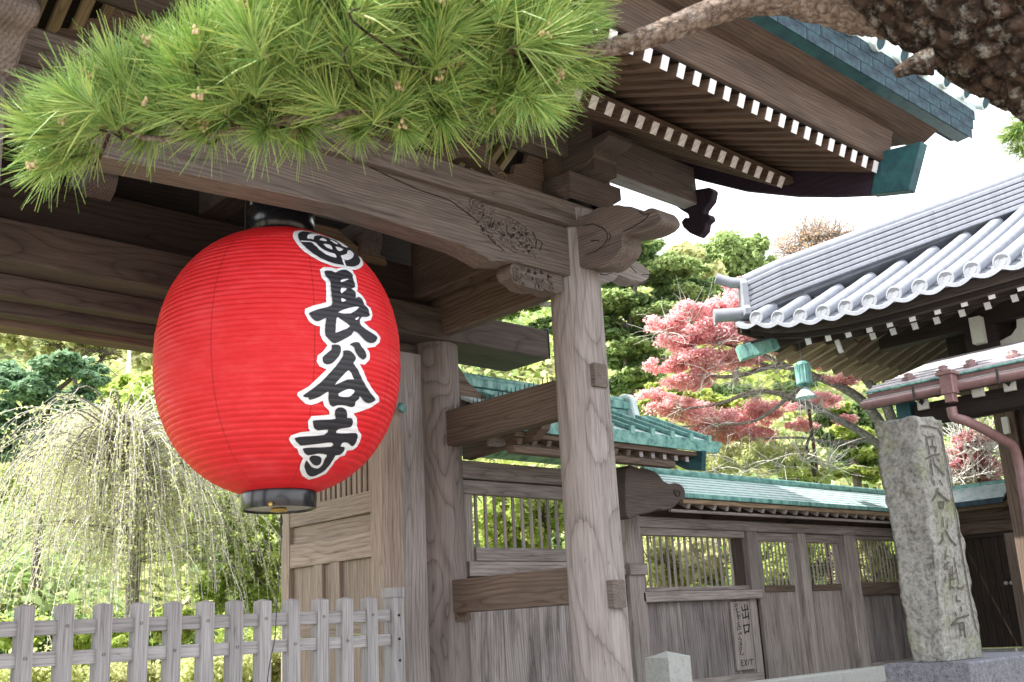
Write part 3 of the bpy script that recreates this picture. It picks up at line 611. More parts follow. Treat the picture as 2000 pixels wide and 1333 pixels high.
an2 = N(t, 'ShaderNodeMath', operation='MULTIPLY_ADD'); an2.inputs[1].default_value = 8/(2*math.pi); an2.inputs[2].default_value = 10.36; L(an.outputs[0], an2.inputs[0])
fr = N(t, 'ShaderNodeMath', operation='FRACT'); L(an2.outputs[0], fr.inputs[0])
sm = ramp(t, [(0, (.55, .55, .55)), (.008, (.62, .62, .62)), (.014, (1, 1, 1))]); sm.color_ramp.elements[0].color = (.6, .6, .6, 1); L(fr.outputs[0], sm.inputs['Fac'])
mp = N(t, 'ShaderNodeVectorMath', operation='MULTIPLY'); mp.inputs[1].default_value = (5, 5, 12); L(tc.outputs['Object'], mp.inputs[0])
nn = N(t, 'ShaderNodeTexNoise', Scale=1.0, Detail=6.0, Roughness=.65); L(mp.outputs[0], nn.inputs['Vector'])
rr = ramp(t, [(.3, (.78, .022, .030)), (.52, (.83, .032, .042)), (.72, (.87, .060, .072))]); L(nn.outputs['Fac'], rr.inputs['Fac'])
c = mixc(t, 1.0, rr.outputs['Color'], sm.outputs['Color'], 'MULTIPLY'); L(c, b.inputs['Base Color']); b.inputs['Roughness'].default_value = .5; b.inputs['Specular IOR Level'].default_value = .35
bp = N(t, 'ShaderNodeBump'); bp.inputs['Strength'].default_value = .6; bp.inputs['Distance'].default_value = .016; L(nn.outputs['Fac'], bp.inputs['Height']); L(bp.outputs[0], b.inputs['Normal'])
tr = N(t, 'ShaderNodeBsdfTranslucent'); L(c, tr.inputs['Color']); mx = N(t, 'ShaderNodeMixShader'); mx.inputs['Fac'].default_value = .25
L(b.outputs[0], mx.inputs[1]); L(tr.outputs[0], mx.inputs[2]); L(mx.outputs[0], t.nodes['Material Output'].inputs['Surface'])
M['red'] = m
shade = mb.build('paper_shade', 'red', LT)
mb = MB(); cz = LZ0
mb.lathe([(.236, 0), (.238, .004), (.238, .105), (.236, .11)], (LX, LY, cz-.108), 64, 0); mb.lathe([(.236, .0), (.222, .0), (.222, .012)], (LX, LY, cz-.108), 64, 0)
bc_ = mb.build('bottom_ring', 'black', LT)
mb = MB(); mb.lathe([(.222, 0), (0, 0)], (LX, LY, cz-.094), 48, 0); mb.build('bottom_plate', 'cap_under', bc_)
mb = MB(); mb.lathe([(.0, -.012), (.03, -.012), (.048, -.006), (.052, 0), (.048, .008), (0, .01)], (LX, LY, cz-.108), 20)
for k in range(20):
    a = 2*math.pi*k/20; mb.lathe([(0, -.008), (.007, 0), (0, .008)], (LX+.048*math.cos(a), LY+.048*math.sin(a), cz-.112), 6)
mb.build('brass_boss', 'gold', bc_)
mb = MB(); cp = onY(528, 985, LY-.23); mb.lathe([(0, -.004), (.014, -.004), (.014, .004)], cp, 10, rot=rx); mb.build('rivet', 'gold', bc_)
mb = MB(); mb.lathe([(.228, 0), (.236, .004), (.236, .195), (.228, .20)], (LX, LY, LZ1-.015), 64, 0); mb.lathe([(.228, .0), (0, 0)], (LX, LY, LZ1+.1), 32); mb.build('top_ring', 'black', LT)
mb = MB()
for a in (-2.62, .5, 2.0, -1.1): mb.box((LX+.222*math.cos(a), LY+.222*math.sin(a), LZ1+.23), (.05, .02, .26), Matrix.Rotation(a+math.pi/2, 3, 'Z'))
mb.lathe([(.228, 0), (.236, .0), (.236, .03), (.228, .03)], (LX, LY, LZ1+.34), 48); mb.build('hanger_frame', 'black', LT)
mb = MB(); mb.tube([(LX, LY, LZ1+.1), (LX, LY, 4.74)], .012, 8); mb.build('hanging_rod', 'iron', LT)
mb = MB()
def strg(px_, py_): return onY(px_, py_, LY-.02)
mb.tube(catmull([strg(549, 1003), strg(548, 1020), strg(550, 1040), strg(547, 1090), strg(541, 1180), strg(537, 1245), strg(529, 1285), strg(522, 1333), strg(516, 1400), strg(514, 1500)], 4), .0035, 5)
mb.tube(catmull([strg(549, 1005), strg(551, 1022), strg(547, 1035), strg(551, 1050)], 4), .006, 5)
mb.build('pull_string', 'iron', LT)
mb = MB(); mb.tube([onY(479, 455, LY-.1), onY(479, 410, LY-.1), onY(481, 385, LY-.1), onY(488, 376, LY-.1)], .004, 5); mb.build('side_cord', 'iron', LT)

def to_lantern(px_, py_, off):
    d = ray(px_, py_); o = EYE
    # intersect with the lathe by marching
    t0 = (math.hypot(LX, LY)-1.3)/math.hypot(d[0], d[1]); best = None
    f = lambda t: math.hypot(o[0]+d[0]*t-LX, o[1]+d[1]*t-LY)-max(.0, lr(o[2]+d[2]*t))
    t = t0; v = f(t); st = .03
    for _ in range(60):
        v2 = f(t+st)
        if v2 < 0:
            a, b_ = t, t+st
            for _ in range(14):
                m_ = (a+b_)/2
                if f(m_) < 0: b_ = m_
                else: a = m_
            t = a; best = True; break
        if best is None and v2 > v and v < .06: best = True; break
        t += st; v = v2
    p = o+d*t; a = math.atan2(p[1]-LY, p[0]-LX); r = lr(p[2])+rib(p[2], a)*.45+.0022+off
    return Vector((LX+r*math.cos(a), LY+r*math.sin(a), p[2]))
def refine(poly, maxlen=3.0):
    bm = bmesh.new(); vs = [bm.verts.new((x, -y, 0)) for x, y in poly]; bm.faces.new(vs)
    bmesh.ops.triangulate(bm, faces=bm.faces[:])
    for _ in range(7):
        es = [e for e in bm.edges if e.calc_length() > maxlen]
        if not es: break
        bmesh.ops.subdivide_edges(bm, edges=es, cuts=1); bmesh.ops.triangulate(bm, faces=[f for f in bm.faces if len(f.verts) > 3])
    bmesh.ops.recalc_face_normals(bm, faces=bm.faces)
    v = [(q.co.x, -q.co.y) for q in bm.verts]; bm.verts.index_update(); f = [[q.index for q in fc.verts] for fc in bm.faces]; bm.free(); return v, f
def decal(mb, poly, ox, oy, s, off, mi, sm=True):
    p = [(ox+x/s, oy+y/s) for x, y in poly]
    if sm: p = smoothpoly(p, 2)
    v, f = refine(p); mb.add([to_lantern(x, y, off) for x, y in v], f, mi, False)
PRINT = [
 ('emblem', (560, 440, 12.5),
  [(150,240),(180,170),(250,145),(420,140),(700,205),(950,290),(1150,350),(1350,430),(1500,520),(1650,620),(1760,740),(1840,900),(1830,1000),(1740,1070),(1600,1100),(1400,1050),(1150,1020),(950,950),(750,860),(550,740),(380,620),(250,470),(160,330)],
  [[(270,240),(300,200),(400,165),(650,210),(900,290),(1100,370),(1300,450),(1500,570),(1650,680),(1730,790),(1760,900),(1700,990),(1550,1025),(1350,985),(1150,950),(950,880),(750,780),(560,650),(420,520),(320,410),(275,310)]],
  [[(490,270),(560,235),(640,230),(780,250),(780,270),(680,275),(640,310),(630,370),(560,350),(490,350)],[(780,370),(810,340),(870,335),(950,400),(900,405),(780,385)],[(860,480),(960,480),(1040,510),(1090,610),(1030,600),(950,560)],
   [(590,435),(690,460),(800,570),(900,630),(1040,690),(1140,720),(1190,805),(1100,800),(950,740),(800,640),(700,540),(620,470)],[(340,400),(560,410),(690,450),(690,470),(560,435),(350,430)],[(1010,380),(1080,390),(1200,460),(1210,490),(1120,450)],
   [(1150,380),(1250,420),(1440,540),(1430,560),(1320,520),(1220,440)],[(1150,540),(1230,550),(1320,590),(1330,620),(1260,650),(1210,630)],[(1450,625),(1540,650),(1590,720),(1570,800),(1500,850),(1390,870),(1280,770),(1340,745),(1430,710)],[(1300,780),(1340,790),(1410,1010),(1370,1010)]]),
 ('character', (580, 520, 7.84),
  [(345,60),(400,20),(520,25),(600,45),(720,20),(830,60),(890,160),(920,320),(910,390),(1000,470),(1050,560),(1050,600),(1120,650),(1145,750),(1120,830),(1010,860),(1080,930),(1200,1010),(1265,1090),(1255,1170),(1180,1240),(1060,1260),(1040,1330),(380,1330),(460,1220),(380,1130),(345,1040),(350,930),(260,910),(180,850),(115,730),(120,660),(250,610),(440,560),(440,400),(435,250),(370,180)],
  [[(410,100),(440,75),(520,80),(580,105),(640,75),(715,60),(780,85),(840,150),(835,185),(860,250),(875,325),(820,350),(850,375),(885,430),(880,495),(930,478),(990,530),(1010,600),(1060,640),(1095,750),(1050,785),(970,785),(945,880),(1030,970),(1150,1040),(1210,1100),(1180,1165),(1110,1185),(1020,1140),(950,1060),(860,1000),(820,1060),(700,1130),(570,1190),(500,1150),(430,1070),(420,980),(430,860),(435,800),(330,850),(260,840),(180,745),(210,710),(350,660),(520,610),(520,480),(505,330),(500,240),(440,170)]],
  [[(650,230),(690,212),(770,205),(730,230),(660,255)],[(655,345),(740,355),(720,380),(660,430)],[(660,500),(730,535),(670,555)],[(610,720),(780,650),(930,635),(800,735)],[(590,805),(640,820),(790,930),(680,990),(590,1025),(575,1010)],[(870,815),(925,785),(910,825),(885,835)]]),
 ('character', (560, 670, 9.52),
  [(740,70),(720,110),(640,190),(570,240),(550,350),(600,440),(700,485),(740,490),(600,630),(400,820),(200,930),(190,980),(260,1060),(350,1140),(450,1160),(560,1130),(660,1080),(690,1180),(780,1270),(785,1340),(1180,1340),(1200,1280),(1280,1230),(1320,1140),(1400,1170),(1520,1220),(1600,1170),(1710,1090),(1680,980),(1600,900),(1480,700),(1400,500),(1340,400),(1440,410),(1530,310),(1530,200),(1470,90),(1500,20),(1400,-30),(780,-30)],
  [[(830,45),(940,45),(990,90),(985,180),(950,260),(840,380),(740,410),(670,370),(655,300),(680,250),(800,150),(825,100)],[(1160,40),(1220,0),(1320,0),(1370,80),(1440,170),(1460,270),(1400,320),(1350,290),(1270,200),(1240,100),(1190,60)],
   [(1030,160),(1130,145),(1200,190),(1265,270),(1250,340),(1220,390),(1300,500),(1380,680),(1500,890),(1620,1050),(1600,1090),(1500,1130),(1400,1080),(1340,990),(1320,1050),(1260,1100),(1240,1180),(1170,1200),(1080,1170),(930,1165),(850,1195),(790,1150),(760,1050),(765,960),(755,910),(600,1010),(420,1070),(390,1020),(340,1020),(300,985),(420,900),(600,760),(750,610),(900,440),(1000,300),(1040,210)]],
  [[(1125,520),(1190,620),(1215,690),(1100,690),(875,790),(1000,640)],[(945,950),(1080,880),(1170,870),(1230,900),(1200,960),(1120,1015),(960,1005)]]),
 ('character', (550, 785, 8.333),
  [(770,120),(770,215),(600,230),(480,240),(425,320),(430,430),(460,485),(300,500),(150,555),(115,610),(150,680),(210,750),(250,770),(280,860),(345,925),(300,1020),(290,1110),(330,1210),(430,1275),(560,1240),(700,1180),(790,1070),(850,980),(930,900),(1010,880),(1050,800),(1140,790),(1220,730),(1275,610),(1280,530),(1230,470),(1165,445),(1210,370),(1215,280),(1150,190),(1055,160),(1050,90),(780,90)],
  [[(860,150),(900,105),(970,100),(1030,140),(1050,200),(1050,270),(1110,270),(1140,310),(1130,390),(1080,425),(920,450),(870,515),(1050,520),(1190,515),(1215,590),(1170,700),(1120,730),(1070,680),(1000,665),(960,690),(940,735),(1000,745),(1000,800),(930,870),(860,880),(800,980),(700,1110),(600,1180),(480,1225),(410,1190),(360,1070),(380,980),(405,970),(470,1060),(570,1095),(640,1040),(690,930),(720,870),(580,850),(410,880),(340,790),(350,765),(480,750),(790,740),(800,670),(600,690),(330,720),(280,700),(205,600),(400,570),(680,545),(740,460),(580,475),(520,430),(500,350),(520,310),(700,300),(860,285),(850,220)],
   [(440,930),(480,885),(560,885),(620,910),(635,970),(600,1030),(540,1045),(480,1010)]], []),
]
for i, (nm, (ox, oy, s), wpoly, blacks, holes) in enumerate(PRINT):
    mb = MB(); decal(mb, wpoly, ox, oy, s,   .0035+.0004*i, 0, nm == 'emblem')
    for bl in blacks: decal(mb, bl, ox, oy, s, .0085, 1)
    for hl in holes: decal(mb, hl, ox, oy, s, .0125, 0)
    mb.build('printed_'+nm, ['ink_white', 'ink'], shade)

# ------------------------------------------------------------------ picket fence in the gateway
FY = 6.5
F = thing('picket_fence', (3.5, FY, .72), 'grey wooden picket fence with two rails across the gateway under the lantern', 'fence')
xs = [onY(x, 1230, FY).x for x in (52, 130, 204, 276, 341, 405.5, 462, 518.5, 575.5, 631.5, 679, 728)]
xs = [xs[0]-.224*k for k in range(5, 0, -1)]+xs
def picket(X, w, d, z0, z1):
    mb = MB(); h = (z1-z0); hw, hd = d/2, w/2; c = .010
    # local X up the picket, shallow pyramid top
    vs = [(-h/2, y, z) for y, z in ((-hd, -hw), (hd, -hw), (hd, hw), (-hd, hw))]+[(h/2-.012, y, z) for y, z in ((-hd, -hw), (hd, -hw), (hd, hw), (-hd, hw))]+[(h/2+.004, 0, 0)]
    mb.add(vs, [[3, 2, 1, 0], [0, 1, 5, 4], [1, 2, 6, 5], [2, 3, 7, 6], [3, 0, 4, 7], [4, 5, 8], [5, 6, 8], [6, 7, 8], [7, 4, 8]]); return mb
pm = picket(0, .088, .085, .72, 1.893).mesh('picket', 'fence')
for i, X in enumerate(xs):
    o = bpy.data.objects.new('picket', pm); W = axes((X, FY+.04, .72), (X, FY+.04, 1.893), (0, 1, 0)); W = W @ Matrix.Rotation(R(random.uniform(-.5, .5)), 4, 'Z'); link(o, F, W)
    z = 1.757 if i % 2 == 0 else 1.585
    mb = MB(); mb.lathe([(0, -.002), (.009, -.002), (.009, .004)], (X+random.uniform(-.006, .006), FY-.004, z+.01), 8, rot=rx); mb.build('nail_head', 'nail', o)
for za, zb in ((1.718, 1.803), (1.546, 1.628), (.95, 1.04)): bx('rail', .9, 4.84, FY+.018, FY+.060, za, zb, 'fence', F, ch=.004)
fp = onY(768, 1200, FY).x
q = bx('post', fp-.01, fp+.09, FY-.02, FY+.12, .72, 1.885, 'fence', F, 'z'); 
c_ = bx('post_cap', fp-.018, fp+.098, FY-.028, FY+.128, 1.886, 1.955, 'fence', F, 'z', ch=.012)
for z in (1.757, 1.59, 1.44): mb = MB(); mb.lathe([(0, -.002), (.009, -.002), (.009, .004)], (fp+.035, FY-.022, z), 8, rot=rx); mb.build('nail_head', 'nail', F)

# ------------------------------------------------------------------ lattice walls beside the gate
WY = 7.08
def X_(px_, py_=1100, Y=WY): return onY(px_, py_, Y).x
def Z_(px_, py_, Y=WY): return onY(px_, py_, Y).z
def lattice(T, x0, x1, z0, z1, n, w, d=.03, Y=WY, mat='wall'):
    for i in range(n):
        x = x0+(x1-x0)*(i+.5)/n; bx('lattice_bar', x-w/2, x+w/2, Y-d/2, Y+d/2, z0, z1, mat, T, 'z', ch=.003)
def planks(T, edges, z0, z1, Y=WY, mat='plank', th=.03):
    for a, b_ in zip(edges[:-1], edges[1:]):
        j = random.uniform(0, .006); bx('plank', a+.0025, b_-.0025, Y-th/2-j, Y+th/2-j, z0, z1, mat, T, 'z', ch=.003)
BW = thing('side_wall', (7.1, WY, .72), 'timber side wall with barred window between the two round gate posts', 'wall')
x0, x1 = X_(900), X_(1218)
bx('lintel', 5.95, 8.2, WY-.09, WY+.09, Z_(904, 937), Z_(904, 903), 'wall', BW); bx('lintel', 5.98, 8.2, WY-.05, WY+.05, Z_(925, 967), Z_(904, 939), 'wall', BW)
zt, zb = Z_(925, 967), Z_(926, 1070)
bx('stile', X_(905), X_(922), WY-.04, WY+.04, .9, zt-.003, 'wall', BW, 'z')
xa, xb = X_(924), X_(1180); lattice(BW, xa, xb, zb, zt-.002, 15, .030, .02)
bx('window_sill', xa, xb, WY-.05, WY+.04, Z_(926, 1097), zb-.002, 'wall', BW); bx('rail', xa-.1, 8.1, WY-.07, WY+.03, Z_(926, 1127), Z_(926, 1098), 'wall', BW)
bx('rail', 6.0, 8.1, WY-.05, WY+.03, Z_(930, 1185), Z_(926, 1128), 'dark', BW)
bx('stile', X_(908, 1250), X_(928, 1250), WY-.06, WY+.03, .9, Z_(930, 1186), 'wall', BW, 'z')
planks(BW, [X_(x, 1250) for x in (931, 983, 1052, 1106, 1160, 1215)], .75, Z_(930, 1186), WY, 'plank')
# wing post and its carved nose
wx0, wx1 = X_(1213, 1100), X_(1242, 1100)
bx('wing_post', wx0, wx1, WY-.1, WY+.08, .72, 3.02, 'wall', BW, 'z', ch=.01)
bx('rail', wx0-.02, wx1+.02, WY-.13, WY+.1, Z_(1230, 1125), Z_(1230, 1102), 'wall', BW)
wn = plate('carved_nose', pxY(smoothpoly([(100, 395), (150, 392), (210, 402), (245, 425), (262, 448), (290, 462), (310, 458), (340, 466), (357, 495), (350, 530), (325, 545), (312, 562), (270, 578), (240, 574), (205, 588), (150, 598), (100, 602)]), 6.50, 1180, 740, 2.248), (0, .22, 0), 'gloom', BW, (1, 0, 0), bev=.01)
mb = MB(); q = onY(1180+322/2.248, 740+500/2.248, 6.497); curl(q.x, q.z, .055, 1.4, 2.5, 6.496, .008, mb); mb.build('carved_curl', 'dark', wn)
plate('carved_nose', pxY([(880, 705), (897, 715), (905, 727), (915, 745), (932, 762), (950, 775), (962, 790), (955, 802), (880, 802)], 6.98), (0, .2, 0), 'brown', BW, (1, 0, 0), bev=.01)
plate('roof_bracket', pxX([(900, 840), (1060, 822), (1057, 838), (1037, 858), (904, 898)], 6.12), (.1, 0, 0), 'brown', BW, (0, 1, 0))
# small copper roof over the side wall
CR = thing('wing_roof', (7.3, WY, 3.2), 'small verdigris copper roof with ribbed rolls behind the right front post', 'roof')
def plateT(T, name, pts, vec, mat, **kw): return plate(name, pts, vec, mat, T, **kw)
YE = 6.28
ze = Z_(1374, 866, YE); zr_ = 3.63
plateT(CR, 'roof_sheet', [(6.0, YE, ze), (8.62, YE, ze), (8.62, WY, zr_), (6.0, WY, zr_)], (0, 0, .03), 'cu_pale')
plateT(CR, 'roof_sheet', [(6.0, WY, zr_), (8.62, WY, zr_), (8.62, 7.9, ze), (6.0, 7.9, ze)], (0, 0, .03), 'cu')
plateT(CR, 'copper_fascia', [(6.0, YE-.006, ze-.085), (8.72, YE-.006, ze-.085), (8.80, YE-.006, ze+.01), (8.80, YE-.006, ze+.03), (6.0, YE-.006, ze+.03)], (0, .03, 0), 'cu')
plateT(CR, 'eave_board', [(6.0, YE+.03, ze-.13), (8.55, YE+.03, ze-.13), (8.55, YE+.03, ze-.088), (6.0, YE+.03, ze-.088)], (0, .12, 0), 'brown')
bx('eave_purlin', 6.0, 8.35, YE+.28, YE+.38, ze-.16, ze-.06, 'wall', CR)
bx('eave_purlin', 6.0, 8.1, YE+.05, YE+.14, ze-.26, ze-.20, 'brown', CR)
for k in range(15):
    x = 8.45-.17*k; beam('rafter', (x, YE+.05, ze-.165), (x, WY, zr_-.17), .05, .055, 'brown', CR, .003)
    mb = MB(); mb.box((x, YE+.046, ze-.165), (.05, .006, .055)); mb.build('white_end', 'fence', CR) if k < 6 else None
rm2 = MB(); dl = Vector((0, WY-.05-YE, zr_-ze)); rm2.tube([(0, 0, 0), dl], .024, 8); rm2.box((0, -.004, -.01), (.058, .02, .075)); rmesh = rm2.mesh('roof_roll', 'cu')
for k in range(9):
    o = bpy.data.objects.new('roof_roll', rmesh); link(o, CR, Matrix.Translation((8.60-.29*k, YE, ze+.052)))
bx('ridge_box', 6.0, 8.24, WY-.07, WY+.07, 3.62, 3.72, 'cu', CR); bx('ridge_box', 6.0, 8.28, WY-.09, WY+.09, 3.725, 3.80, 'cu', CR); log('ridge_roll', (5.9, WY, 3.83), (8.3, WY, 3.83), .035, .035, 'cu', CR, 12)
plateT(CR, 'ridge_end', [(8.28, WY-.11, 3.84), (8.28, WY-.05, 3.90), (8.28, WY+.05, 3.90), (8.28, WY+.12, 3.80), (8.28, WY+.14, 3.64), (8.28, WY-.16, 3.60), (8.28, WY-.13, 3.72)], (.10, 0, 0), 'cu_pale', bev=.015)
plateT(CR, 'ridge_end', [(8.38, WY-.14, 3.66), (8.38, WY+.12, 3.66), (8.38, WY+.16, 3.60), (8.38, WY-.20, 3.57)], (.09, 0, 0), 'cu')
plateT(CR, 'bargeboard', pxX([(1312, 893), (1372, 880), (1371, 920), (1340, 918), (1312, 905)], 8.42), (.06, 0, 0), 'cu_teal', bev=.004)
# ---- long wall
LW = thing('long_wall', (11, WY, .72), 'long weathered plank wall with barred windows and two doors under a low copper roof', 'wall')
zbt, zbb = Z_(1229, 1010), Z_(1231, 1031)
bx('top_beam', wx1, 14.1, WY-.09, WY+.09, zbb, zbt, 'wall', LW, ch=.008)
x1e = X_(1445, 1060)
bx('head_rail', wx1, x1e, WY-.07, WY+.05, Z_(1240, 1046), zbb-.003, 'wall', LW)
zlt, zlb = Z_(1245, 1047), Z_(1246, 1148)
bx('stile', wx1, X_(1250), WY-.04, WY+.04, .9, zlt, 'wall', LW, 'z')
lattice(LW, X_(1250), X_(1434), zlb, zlt-.002, 16, .028, .018)
bx('stile', X_(1437), X_(1451), WY-.02, WY+.06, zlb-.04, zlt-.002, 'dark', LW, 'z')
bx('window_sill', X_(1243, 1170), X_(1476, 1170), WY-.10, WY+.03, Z_(1244.5, 1178), Z_(1242, 1158), 'wall', LW, ch=.008)
bx('sill_strip', X_(1249), X_(1450), WY-.06, WY+.04, Z_(1242, 1158)+.002, zlb-.002, 'wall', LW)
planks(LW, [X_(x, 1240) for x in (1249, 1268, 1291, 1310, 1332, 1353, 1375, 1395, 1413, 1440, 1482)], .82, Z_(1244.5, 1178)-.002, WY)
bx('post', X_(1452), X_(1473), WY-.085, WY+.06, zlb-.05, zbb-.004, 'wall', LW, 'z')
bx('post', X_(1466, 1240), X_(1479, 1240), WY-.04, WY+.05, .8, Z_(1244.5, 1178)-.003, 'wall', LW, 'z')
bx('base_rail', X_(1260, 1300), X_(1480, 1300), WY-.07, WY+.04, .95, 1.035, 'wall', LW)
def sdoor(xa, xb, py_, lab):
    d = thing('sliding_door', ((xa+xb)/2, WY, .8), lab, 'door', 'exit doors in the long wall')
    zt_ = Z_(1500, 1048) ; z1, z2, z3 = Z_(1540, 1060), Z_(1540, 1143), Z_(1540, 1156)
    bx('head_rail', xa+.004, xb-.004, WY-.03, WY+.02, z1, zbb-.006, 'wall', d); bx('stile', xa+.004, xa+.10, WY-.03, WY+.02, .84, z1-.002, 'wall', d, 'z'); bx('stile', xb-.09, xb-.004, WY-.03, WY+.02, .84, z1-.002, 'wall', d, 'z')
    lattice(d, xa+.10, xb-.09, z2, z1-.002, 8, .024, .015, WY, 'wall'); bx('mid_rail', xa+.102, xb-.092, WY-.035, WY+.02, z3, z2-.002, 'brown', d)
    e = [xa+.102+(xb-xa-.194)*i/4 for i in range(5)]; planks(d, e, .84, z3-.002, WY, 'wall', .02)
sdoor(X_(1474), X_(1551), 1100, 'grey plank sliding door with barred top, immediately right of the exit sign')
bx('post', X_(1552), X_(1566), WY-.09, WY+.05, .8, zbb-.004, 'wall', LW, 'z')
sdoor(X_(1567), X_(1641), 1100, 'grey plank sliding door with barred top, second to the right of the exit sign')
bx('post', X_(1643), X_(1664), WY-.09, WY+.07, .8, zbb-.004, 'wall', LW, 'z', ch=.008)
bx('threshold', X_(1470, 1320), X_(1660, 1320), WY-.1, WY+.05, .78, .835, 'wall', LW)
z1, z2, z3 = Z_(1700, 1056), Z_(1700, 1138), Z_(1700, 1163)
bx('head_rail', X_(1665), 14.0, WY-.05, WY+.04, z1, zbb-.004, 'wall', LW)
lattice(LW, X_(1668), 13.95, z2, z1-.002, 17, .026, .014)
bx('window_sill', X_(1665), 14.0, WY-.08, WY+.03, z3, z2-.002, 'brown', LW)
planks(LW, [X_(1667)+i*.2 for i in range(9)], .9, z3-.002, WY)
bx('base_rail', X_(1665), 14.0, WY-.09, WY+.04, .86, 1.0, 'wall', LW)
bx('backing_board', wx1, 14.0, WY+.03, WY+.05, .8, 1.84, 'dark', LW)
LRF = thing('wall_roof', (11, WY, 2.8), 'long low verdigris copper roof running along the plank wall', 'roof')
YE2 = 6.58; zev = 2.815; zrg = 3.10
strips = 26
for k in range(strips):
    xa_ = 8.55+(14.2-8.55)*k/strips; xb_ = 8.55+(14.2-8.55)*(k+1)/strips
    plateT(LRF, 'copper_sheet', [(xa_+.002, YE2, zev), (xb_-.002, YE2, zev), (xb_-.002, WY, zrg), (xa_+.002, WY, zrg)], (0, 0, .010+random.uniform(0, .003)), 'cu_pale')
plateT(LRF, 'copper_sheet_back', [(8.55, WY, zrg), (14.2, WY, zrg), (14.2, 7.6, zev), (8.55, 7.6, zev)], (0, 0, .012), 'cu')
for k in range(7): y = YE2+.04+k*.07; plateT(LRF, 'sheet_seam', [(8.55, y, zev+.016+(zrg-zev)*(y-YE2)/(WY-YE2)), (14.2, y, zev+.016+(zrg-zev)*(y-YE2)/(WY-YE2)), (14.2, y+.006, zev+.018+(zrg-zev)*(y-YE2)/(WY-YE2)), (8.55, y+.006, zev+.018+(zrg-zev)*(y-YE2)/(WY-YE2))], (0, 0, .006), 'cu')
bx('copper_edge', 8.5, 14.2, YE2-.02, YE2-.002, zev-.035, zev+.014, 'cu', LRF)
bx('eave_board', 8.5, 14.15, YE2+.01, YE2+.05, zev-.085, zev-.037, 'tan', LRF)
bx('eave_batten', 8.4, 14.1, YE2+.09, YE2+.12, zev-.165, zev-.135, 'wall', LRF)
for k in range(26):
    x = 8.62+.215*k; beam('rafter', (x, YE2+.04, zev-.108), (x, WY, zev+.13), .045, .05, 'wall', LRF, .003)
plateT(LRF, 'soffit', [(8.5, YE2+.06, zev-.075), (14.1, YE2+.06, zev-.075), (14.1, WY, zev+.16), (8.5, WY, zev+.16)], (0, 0, .01), 'dark')
bx('plate_beam', 8.3, 14.1, WY-.05, WY+.05, zbt+.002, 2.95, 'dark', LRF)
for x in (9.4, 11.0, 12.4, 13.6): bx('bracket_arm', x-.035, x+.035, YE2+.14, WY-.05, zbt+.01, zbt+.075, 'dark', LRF, 'y')
log('ridge_cap', (8.5, WY, zrg+.025), (14.2, WY, zrg+.025), .042, .042, 'cu', LRF, 12)
# ---- exit sign
def ZS(y): return Z_(1450, y)
SY = WY-.055
s0 = onY(1427, 1176, SY); s1 = onY(1443, 1310, SY); sr = onY(1476, 1306, SY)
SG = bx('exit_sign', s0.x, s0.x+.335, SY, SY+.03, s1.z, s0.z, 'wall', None, 'z', ch=.004); props(SG, 'upright grey wooden board lettered in black with exit characters, between plank wall and door', 'sign')
def stroke(T, name, lines, Y, w, mat, conv, th=.003, parentobj=None):
    mb = MB()
    for L_ in lines:
        P = [conv(*p) for p in L_]
        for a, b_ in zip(P[:-1], P[1:]):
            d = b_-a; 
            if d.length < 1e-5: continue
            x = d.normalized(); n_ = Vector((0, -1, 0)); s = x.cross(n_)*w/2; e = x*w*.35
            q = [a-s-e, b_-s+e, b_+s+e, a+s-e]; mb.add([v+n_*th for v in q]+[v+n_*(-.001) for v in q], [[0, 1, 2, 3], [0, 4, 5, 1], [1, 5, 6, 2], [2, 6, 7, 3], [3, 7, 4, 0]])
    return mb.build(name, mat, T)
cv = lambda x, y: onY(1420+x/8.33, 1160+y/8.33, SY-.001)
stroke(SG, 'exit_characters', [[(285, 175), (305, 400)], [(235, 215), (250, 275), (340, 250)], [(325, 190), (335, 255)], [(245, 330), (262, 395), (350, 365)], [(345, 305), (355, 410)], [(265, 515), (295, 650)], [(270, 520), (360, 500), (350, 625)], [(290, 630), (355, 605)]], SY, .014, 'ink', cv)
stroke(SG, 'exit_lettering', [[(232, 1085), (240, 1175)], [(235, 1085), (262, 1078)], [(238, 1125), (262, 1118)], [(242, 1173), (272, 1165)], [(283, 1080), (318, 1165)], [(316, 1072), (288, 1170)], [(340, 1075), (348, 1155)], [(362, 1078), (425, 1066)], [(395, 1072), (402, 1150)]], SY, .0075, 'ink', cv)
stroke(SG, 'small_lettering', [[(125, 165), (130, 215), (165, 200), (160, 165), (130, 170)], [(150, 235), (155, 290)], [(130, 260), (180, 245)], [(150, 300), (190, 290), (160, 340)], [(160, 350), (200, 345)], [(155, 370), (205, 360), (170, 410), (205, 400)], [(180, 430), (182, 450)], [(165, 480), (205, 470)], [(175, 490), (180, 520), (210, 505)], [(165, 545), (215, 530), (212, 580), (170, 590), (168, 550)], [(180, 670), (225, 630), (235, 660)], [(205, 700), (190, 740)], [(200, 745), (235, 735), (230, 780), (200, 785)], [(205, 810), (240, 800), (210, 850)], [(225, 815), (245, 850)], [(205, 880), (240, 870), (238, 910), (210, 915), (208, 885)], [(230, 930), (215, 985), (260, 1000), (265, 965)]], SY, .006, 'ink', cv)
